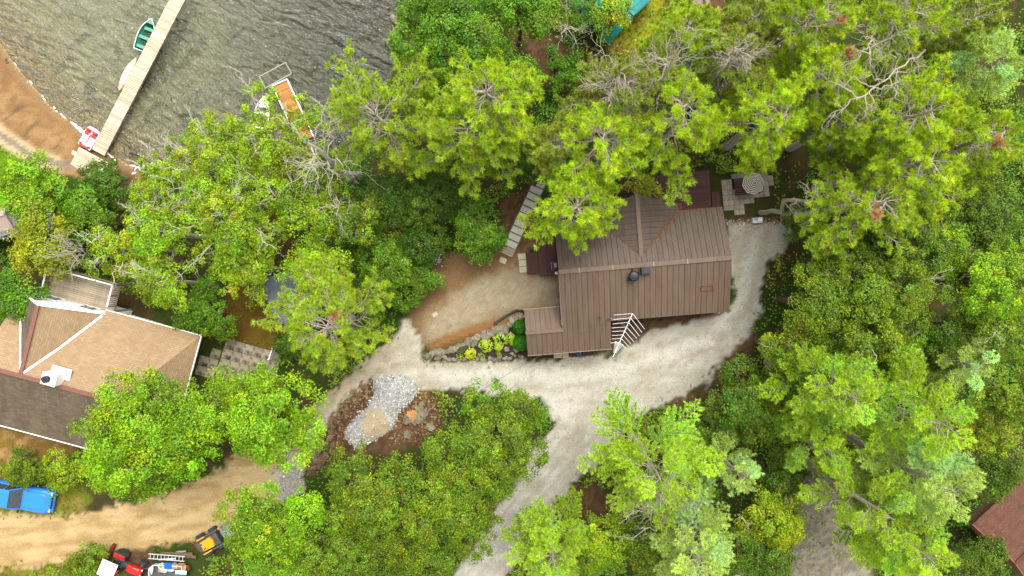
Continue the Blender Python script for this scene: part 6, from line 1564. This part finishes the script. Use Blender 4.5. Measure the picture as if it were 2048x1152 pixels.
def clipped(px, py, r, h, label):
    p = Gs(px, py); t = thing('clipped_evergreen', label, 'evergreen', p, 0, 'clipped evergreens by the front wing'); n = 2600; u = unit(rg.normal(size=(n, 3))); q = u*np.array([r, r, h/2])*(.9+.14*rg.random((n, 1)))+np.array([0, 0, h/2])
    V, F, cc = leaves(rg, q, unit(u+rg.normal(0, .35, (n, 3))), .09, .05, vary(rg, np.array(A(60, 124, 20))*KF, n, .08, .22)); link('foliage', np_mesh('foliage', V, F, M['leaf'], cc), t)
    mb = MB(); mb.tube([(0, 0, -.1), (0, 0, h*.6)], .05, 6); mb.build('stem', M['bark_brown'], t)
clipped(1041, 653, .62, 1.2, 'upper clipped evergreen ball beside the front wing wall'); clipped(1042, 684, .66, 1.2, 'lower clipped evergreen ball beside the front wing wall')
p = Gs(873, 518); t = thing('white_flowers', 'small clump of white flowers at the top edge of the dirt yard', 'flowers', p); n = 70; q = rg.normal(0, .22, (n, 3)); q[:, 2] = .25+.1*rg.random(n)
V, F, cc = leaves(rg, q, unit(rg.normal(0, .3, (n, 3))+np.array([0, 0, 1])), .1, .09, np.full((n, 3), .75)); link('blossom', np_mesh('blossom', V, F, M['leaf'], cc), t, kind='stuff')
n = 80; q = rg.normal(0, .24, (n, 3)); q[:, 2] = .05+.15*rg.random(n); V, F, cc = leaves(rg, q, unit(rg.normal(0, .4, (n, 3))+np.array([0, 0, 1])), .14, .08, vary(rg, np.array(A(70, 110, 40))*KF, n)); link('foliage', np_mesh('foliage', V, F, M['leaf'], cc), t)
# gravel heap with its sandy top, tumbled stones round it
gp = Gs(765, 825); gh = thing('gravel_heap', 'pale grey crushed stone heap with a sandy top beside the drive fork', 'gravel heap', gp)
outl = [(745, 757), (790, 752), (825, 762), (835, 785), (812, 808), (792, 825), (788, 850), (770, 868), (735, 885), (712, 895), (692, 872), (698, 855), (720, 830), (742, 808), (750, 785)]
ow = np.array([Gs(*q)[:2] for q in outl]); k_ = 48
gx_ = np.linspace(ow[:, 0].min(), ow[:, 0].max(), k_); gy_ = np.linspace(ow[:, 1].min(), ow[:, 1].max(), k_); mx_, my_ = np.meshgrid(gx_, gy_)
hd = poly_sd(mx_.ravel(), my_.ravel(), ow)
hz = .75*(1-np.exp(-np.maximum(hd, 0)/.9))+.06*(fbm(mx_.ravel()*3, my_.ravel()*3, 4)-.5)
bz = np.array([surf(a_, b_) for a_, b_ in zip(mx_.ravel(), my_.ravel())])
Vh = np.stack([mx_.ravel()-gp.x, my_.ravel()-gp.y, np.where(hd > -.1, bz+hz, bz-.3)-gp.z], 1); ii = np.arange(k_*k_).reshape(k_, k_)
Fh = np.stack([ii[:-1, :-1].ravel(), ii[:-1, 1:].ravel(), ii[1:, 1:].ravel(), ii[1:, :-1].ravel()], 1); ok = (hd[Fh] > -.15).all(1)
sd2 = sstep(1.5, .8, np.hypot(Vh[:, 0]-(P(752, 848, 0).x-gp.x), (Vh[:, 1]-(P(752, 848, 0).y-gp.y))*.8))
ch = mixc(A(184, 182, 176), A(196, 178, 142), sd2); link('mound', np_mesh('mound', Vh, Fh[ok], M['earth'], ch, True), gh)
n = 5200; qx, qy = rg.uniform(ow[:, 0].min()-.3, ow[:, 0].max()+.3, n), rg.uniform(ow[:, 1].min()-.3, ow[:, 1].max()+.3, n); h2 = poly_sd(qx, qy, ow)
s2 = sstep(1.5, .8, np.hypot(qx-P(752, 848, 0).x, (qy-P(752, 848, 0).y)*.8)); kk = (h2 > -.25*rg.random(n)) & (rg.random(n) > s2*.93); qx, qy, h2 = qx[kk], qy[kk], h2[kk]; n = len(qx)
qz = np.array([surf(a_, b_) for a_, b_ in zip(qx, qy)])+.75*(1-np.exp(-np.maximum(h2, 0)/.9)); sr = .05+.05*rg.random((n, 1))
oc = np.array([(1, 0, 0), (0, 1, 0), (-1, 0, 0), (0, -1, 0), (0, 0, 1.)]); V = (np.stack([qx-gp.x, qy-gp.y, qz-gp.z], 1)[:, None, :]+oc[None]*sr[:, None, :]*(1+.35*rg.normal(size=(n, 5, 1)))).reshape(-1, 3)
F = (np.arange(n)[:, None, None]*5+np.array([(0, 1, 4), (1, 2, 4), (2, 3, 4), (3, 0, 4)])[None]).reshape(-1, 3); cg = np.repeat(vary(rg, A(188, 187, 182), n, .03, .34), 4, 0)
link('crushed_stone', np_mesh('crushed_stone', V, F, M['earth'], cg), gh, kind='stuff')
# small gravel patch lower left
def scatter_stones(name, label, poly, n, r0, r1, c, sd_=3):
    rg = np.random.default_rng(sd_); ow = np.array([Gs(*q)[:2] for q in poly]); qx, qy = rg.uniform(ow[:, 0].min(), ow[:, 0].max(), n), rg.uniform(ow[:, 1].min(), ow[:, 1].max(), n)
    kk = poly_sd(qx, qy, ow) > 0; qx, qy = qx[kk], qy[kk]; n = len(qx); qz = np.array([surf(a_, b_) for a_, b_ in zip(qx, qy)]); sr = r0+(r1-r0)*rg.random((n, 1))**2
    V = (np.stack([qx, qy, qz], 1)[:, None, :]+oc[None]*sr[:, None, :]*(1+.35*rg.normal(size=(n, 5, 1)))).reshape(-1, 3); F = (np.arange(n)[:, None, None]*5+np.array([(0, 1, 4), (1, 2, 4), (2, 3, 4), (3, 0, 4)])[None]).reshape(-1, 3)
    o = link(name, np_mesh(name, V, F, M['earth'], np.repeat(vary(rg, c, n, .06, .35), 4, 0))); tag(o, label, name.replace('_', ' '), kind='stuff')
scatter_stones('gravel', 'loose grey gravel on the bend of the sandy track', [(560, 950), (605, 925), (610, 985), (560, 1000)], 1800, .03, .07, A(176, 174, 168), 4)
scatter_stones('rubble', 'brown rubble and broken stones on the soil round the gravel heap', [(640, 900), (650, 850), (700, 785), (745, 757), (750, 790), (700, 850), (690, 880), (640, 930), (605, 960)], 1500, .05, .16, A(150, 122, 92), 5)
scatter_stones('rubble', 'brown rubble on the soil between the heap and the outcrop', [(790, 830), (830, 775), (880, 800), (880, 850), (850, 880), (780, 890), (770, 870)], 900, .04, .13, A(140, 112, 84), 6)
scatter_stones('pebbles', 'small pebbles spread over the pale gravel drive', [(850, 730), (1230, 720), (1440, 640), (1490, 560), (1500, 620), (1410, 760), (1240, 850), (1080, 1040), (960, 1150), (910, 1150), (1100, 860), (1060, 790), (850, 770)], 9000, .018, .055, A(176, 170, 152), 7)
scatter_stones('pebbles', 'small stones at the rough edge of the gravel end by the patio', [(1445, 440), (1560, 435), (1560, 455), (1470, 465)], 350, .03, .1, A(186, 176, 156), 8)
og = Gs(828, 833); ot = thing('rock_outcrop', 'broken rock outcrop with orange faces on the bare soil beside the gravel heap', 'rock outcrop', og)
rocks(ot, [(822, 826), (832, 830), (826, 833)], .38, .5, RO, 3, .3, org=og, name='orange_stone')
rocks(ot, [(840, 834), (846, 822), (838, 842), (848, 838), (852, 828), (842, 812), (830, 842), (816, 838), (835, 818)], .28, .5, RK, 4, .25, org=og)
rocks(None, [(856, 850), (862, 858), (812, 872)], .25, .4, RK, 3, .3, label='grey loose rock beside the broken orange outcrop', cat='rock', group='loose rocks round the outcrop')
rocks(None, along([(655, 880), (640, 900), (650, 910), (630, 925), (615, 935)], 16)+[(660, 895), (668, 905), (645, 888)], .25, .48, RB, 7, .3, label='brown loose rock on the bank beside the bend of the track', cat='rock', group='loose rocks on the track bank')
rocks(None, along([(655, 862), (680, 830), (705, 800), (735, 770)], 18), .14, .28, RB, 9, .25, label='small brown rock on the soil strip left of the gravel heap', cat='rock', group='small rocks left of the gravel heap')
so_ = Gs(260, 425); sw = thing('stone_retaining_wall', 'low wall of grey stones stepping down the bank behind the beach', 'stone wall', so_)
rocks(sw, along([(232, 408), (245, 414), (262, 424), (280, 434), (298, 438)], 22), .24, .42, RK, 4, .35, org=so_)
rocks(sw, along([(216, 390), (225, 400), (232, 410)], 8), .2, .34, RK, 3, .3, org=so_)
for i, (x, y) in enumerate(((224, 392), (226, 398), (228, 404))):
    p = Gs(x, y, .1); mb = MB(); mb.box((0, 0, 0), (.55, .22, .14)); mb.build('step_stone', M['concrete'], sw, loc=p-so_, rot=(0, 0, -.2))
rocks(None, [(12, 119), (15, 125)], .11, .15, RB, .5, .3, label='small dark stone of the pair lying on the sandy beach', cat='stone', group='pair of dark stones on the beach')
rocks(None, [(262, 372), (248, 355), (285, 410), (292, 404)], .2, .36, RK, 4, .3, label='grey shore rock on the dark bank behind the dock', cat='rock', group='shore rocks behind the dock')
rocks(None, [(1390, 4), (1400, 10), (1412, 6), (1398, 18), (1380, 2), (1340, 52), (1415, 62)], .3, .5, RK, 4, .3, label='pale rock on bare soil among the pines at the top edge', cat='rock', group='pale rocks at the top edge')
rocks(None, along([(788, 42), (796, 36), (800, 48), (786, 80), (790, 96), (798, 100)], 9), .3, .55, RK, 5, .3, label='pale shore rock showing through the large dark maple', cat='rock', group='pale shore rocks under the large maple')
rocks(None, along([(300, 352), (330, 380), (360, 372), (400, 362)], 10), .2, .4, RB, 7, .3, label='dark boulder at the waterline under the birches', cat='rock', group='dark boulders at the waterline')
# little things by the shore
p = Gs(232, 337); t = thing('beach_chair', 'tiny pale folding chair on the dark bank beside the dock', 'chair', p, .1)
mb = MB(); mb.box((0, 0, .32), (.34, .3, .03)); mb.build('seat', M['trim_pale'], t)
mb = MB(); mb.box((0, .16, .52), (.34, .03, .36)); mb.build('backrest', M['trim_pale'], t)
for x in (-.15, .15):
    for y in (-.13, .13): mb = MB(); mb.box((x, y, .15), (.03, .03, .32)); mb.build('leg', M['white'], t)
p = Gs(220, 429); t = thing('garden_cart', 'black two wheeled cart with red frame parked by the stone wall', 'cart', p, .05)
mb = MB(); mb.box((0, 0, .38), (.75, .5, .28), taper=1.15); mb.build('tub', M['black'], t, bevel=.04); wheel(t, -.3, .36, .2, .2, .1); wheel(t, -.3, -.36, .2, .2, .1)
mb = MB(); mb.tube([(.35, .2, .4), (1.0, .16, .55), (1.0, -.16, .55), (.35, -.2, .4)], .025, 6); mb.build('handle', M['rust'], t)
p1, p2 = Gs(203, 424, .18), Gs(238, 420, .2); mb = MB(); mb.beam(p1, p2, .18, .16); tag(mb.build('timber', M['old_wood'], None), 'weathered timber sleeper lying behind the black cart', 'timber')
# fallen boom line floating near the shore
pts = [P(px, py, LAKE_Z+.03) for px, py in ((258, 306), (275, 310), (292, 319), (306, 330), (318, 340), (330, 352), (345, 362))]
mb = MB(); mb.tube(pts, .05, 6); tag(mb.build('water_line', M['black'], None), 'dark hose curving through the shallows right of the dock', 'hose')
# stairs glimpsed on the left edge
p = Gs(0, 585); t = thing('wooden_stairs', 'brown wooden steps cut by the left edge above the tan cottage', 'stairs', p, .6)
mb = MB(); mb.box((0, 0, 0), (.9, .26, .05)); me = mb.mesh('tread', M['old_wood'])
for i in range(7): link('tread', me, t, (0, -.9+i*.3, .9-i*.16))
for s in (-1, 1): mb = MB(); mb.beam((s*.48, -1.05, .95), (s*.48, 1.05, -.2), .05, .24); mb.build('stringer', M['old_wood'], t)
# grass tufts along lawns
n = 70000; qx, qy = rg.uniform(-48, 43, n), rg.uniform(-27, 29, n); qz = ground_z(qx, qy); gx2, gy2 = proj(qx, qy, qz)
w_ = np.zeros(n)
for s_, k in ((LAWN1, 1), (LAWN2, .5), (LAWN3, .9), (LAWN4, .6), (LAWN5, .8), (DRY, .35)): w_ = np.maximum(w_, k*sstep(-6, 6, poly_sd(gx2, gy2, s_)))
w_ *= sstep(.3, .55, fbm(qx*1.1, qy*1.1, 211))
for s_, k in ((MAIN, .75), (TRACK, .7), (YARD, .5), (BERM, .3)): w_ = np.maximum(w_, k*np.exp(-(poly_sd(gx2, gy2, s_)/9)**2)*sstep(.45, .62, fbm(qx*.9, qy*.9, 217)))
for s_ in ([(1030, 500), (1115, 400), (1440, 350), (1545, 445), (1460, 450), (1465, 630), (1225, 715), (1040, 720)], [(-200, 560), (80, 520), (410, 660), (395, 760), (160, 890), (-200, 880)]): w_ *= 1-sstep(-4, 0, poly_sd(gx2, gy2, s_))
kk = rg.random(n) < w_; qx, qy, qz = qx[kk], qy[kk], qz[kk]; n = len(qx)
nb_ = 5; bq = np.stack([qx, qy, qz], 1)[:, None, :]+rg.normal(0, .06, (n, nb_, 3))*np.array([1, 1, 0]); tp_ = bq+rg.normal(0, .07, (n, nb_, 3))+np.array([0, 0, .18]); sdv = rg.normal(0, .022, (n, nb_, 3))*np.array([1, 1, 0])
V = np.stack([bq-sdv, bq+sdv, tp_], 2).reshape(-1, 3); F = np.arange(len(V)).reshape(-1, 3); hue = fbm(qx*.4, qy*.4, 231)[:, None]
cb = np.array(A(106, 150, 26))*(1-hue)+np.array(A(176, 156, 62))*hue; cc = np.repeat(cb*KF*.8, nb_, 0)*np.exp(rg.normal(0, .2, (n*nb_, 1)))
o = link('grass', np_mesh('grass', V, F, M['leaf'], cc)); tag(o, 'short mixed green and straw grass on the lawns and track verges', 'grass', kind='stuff')
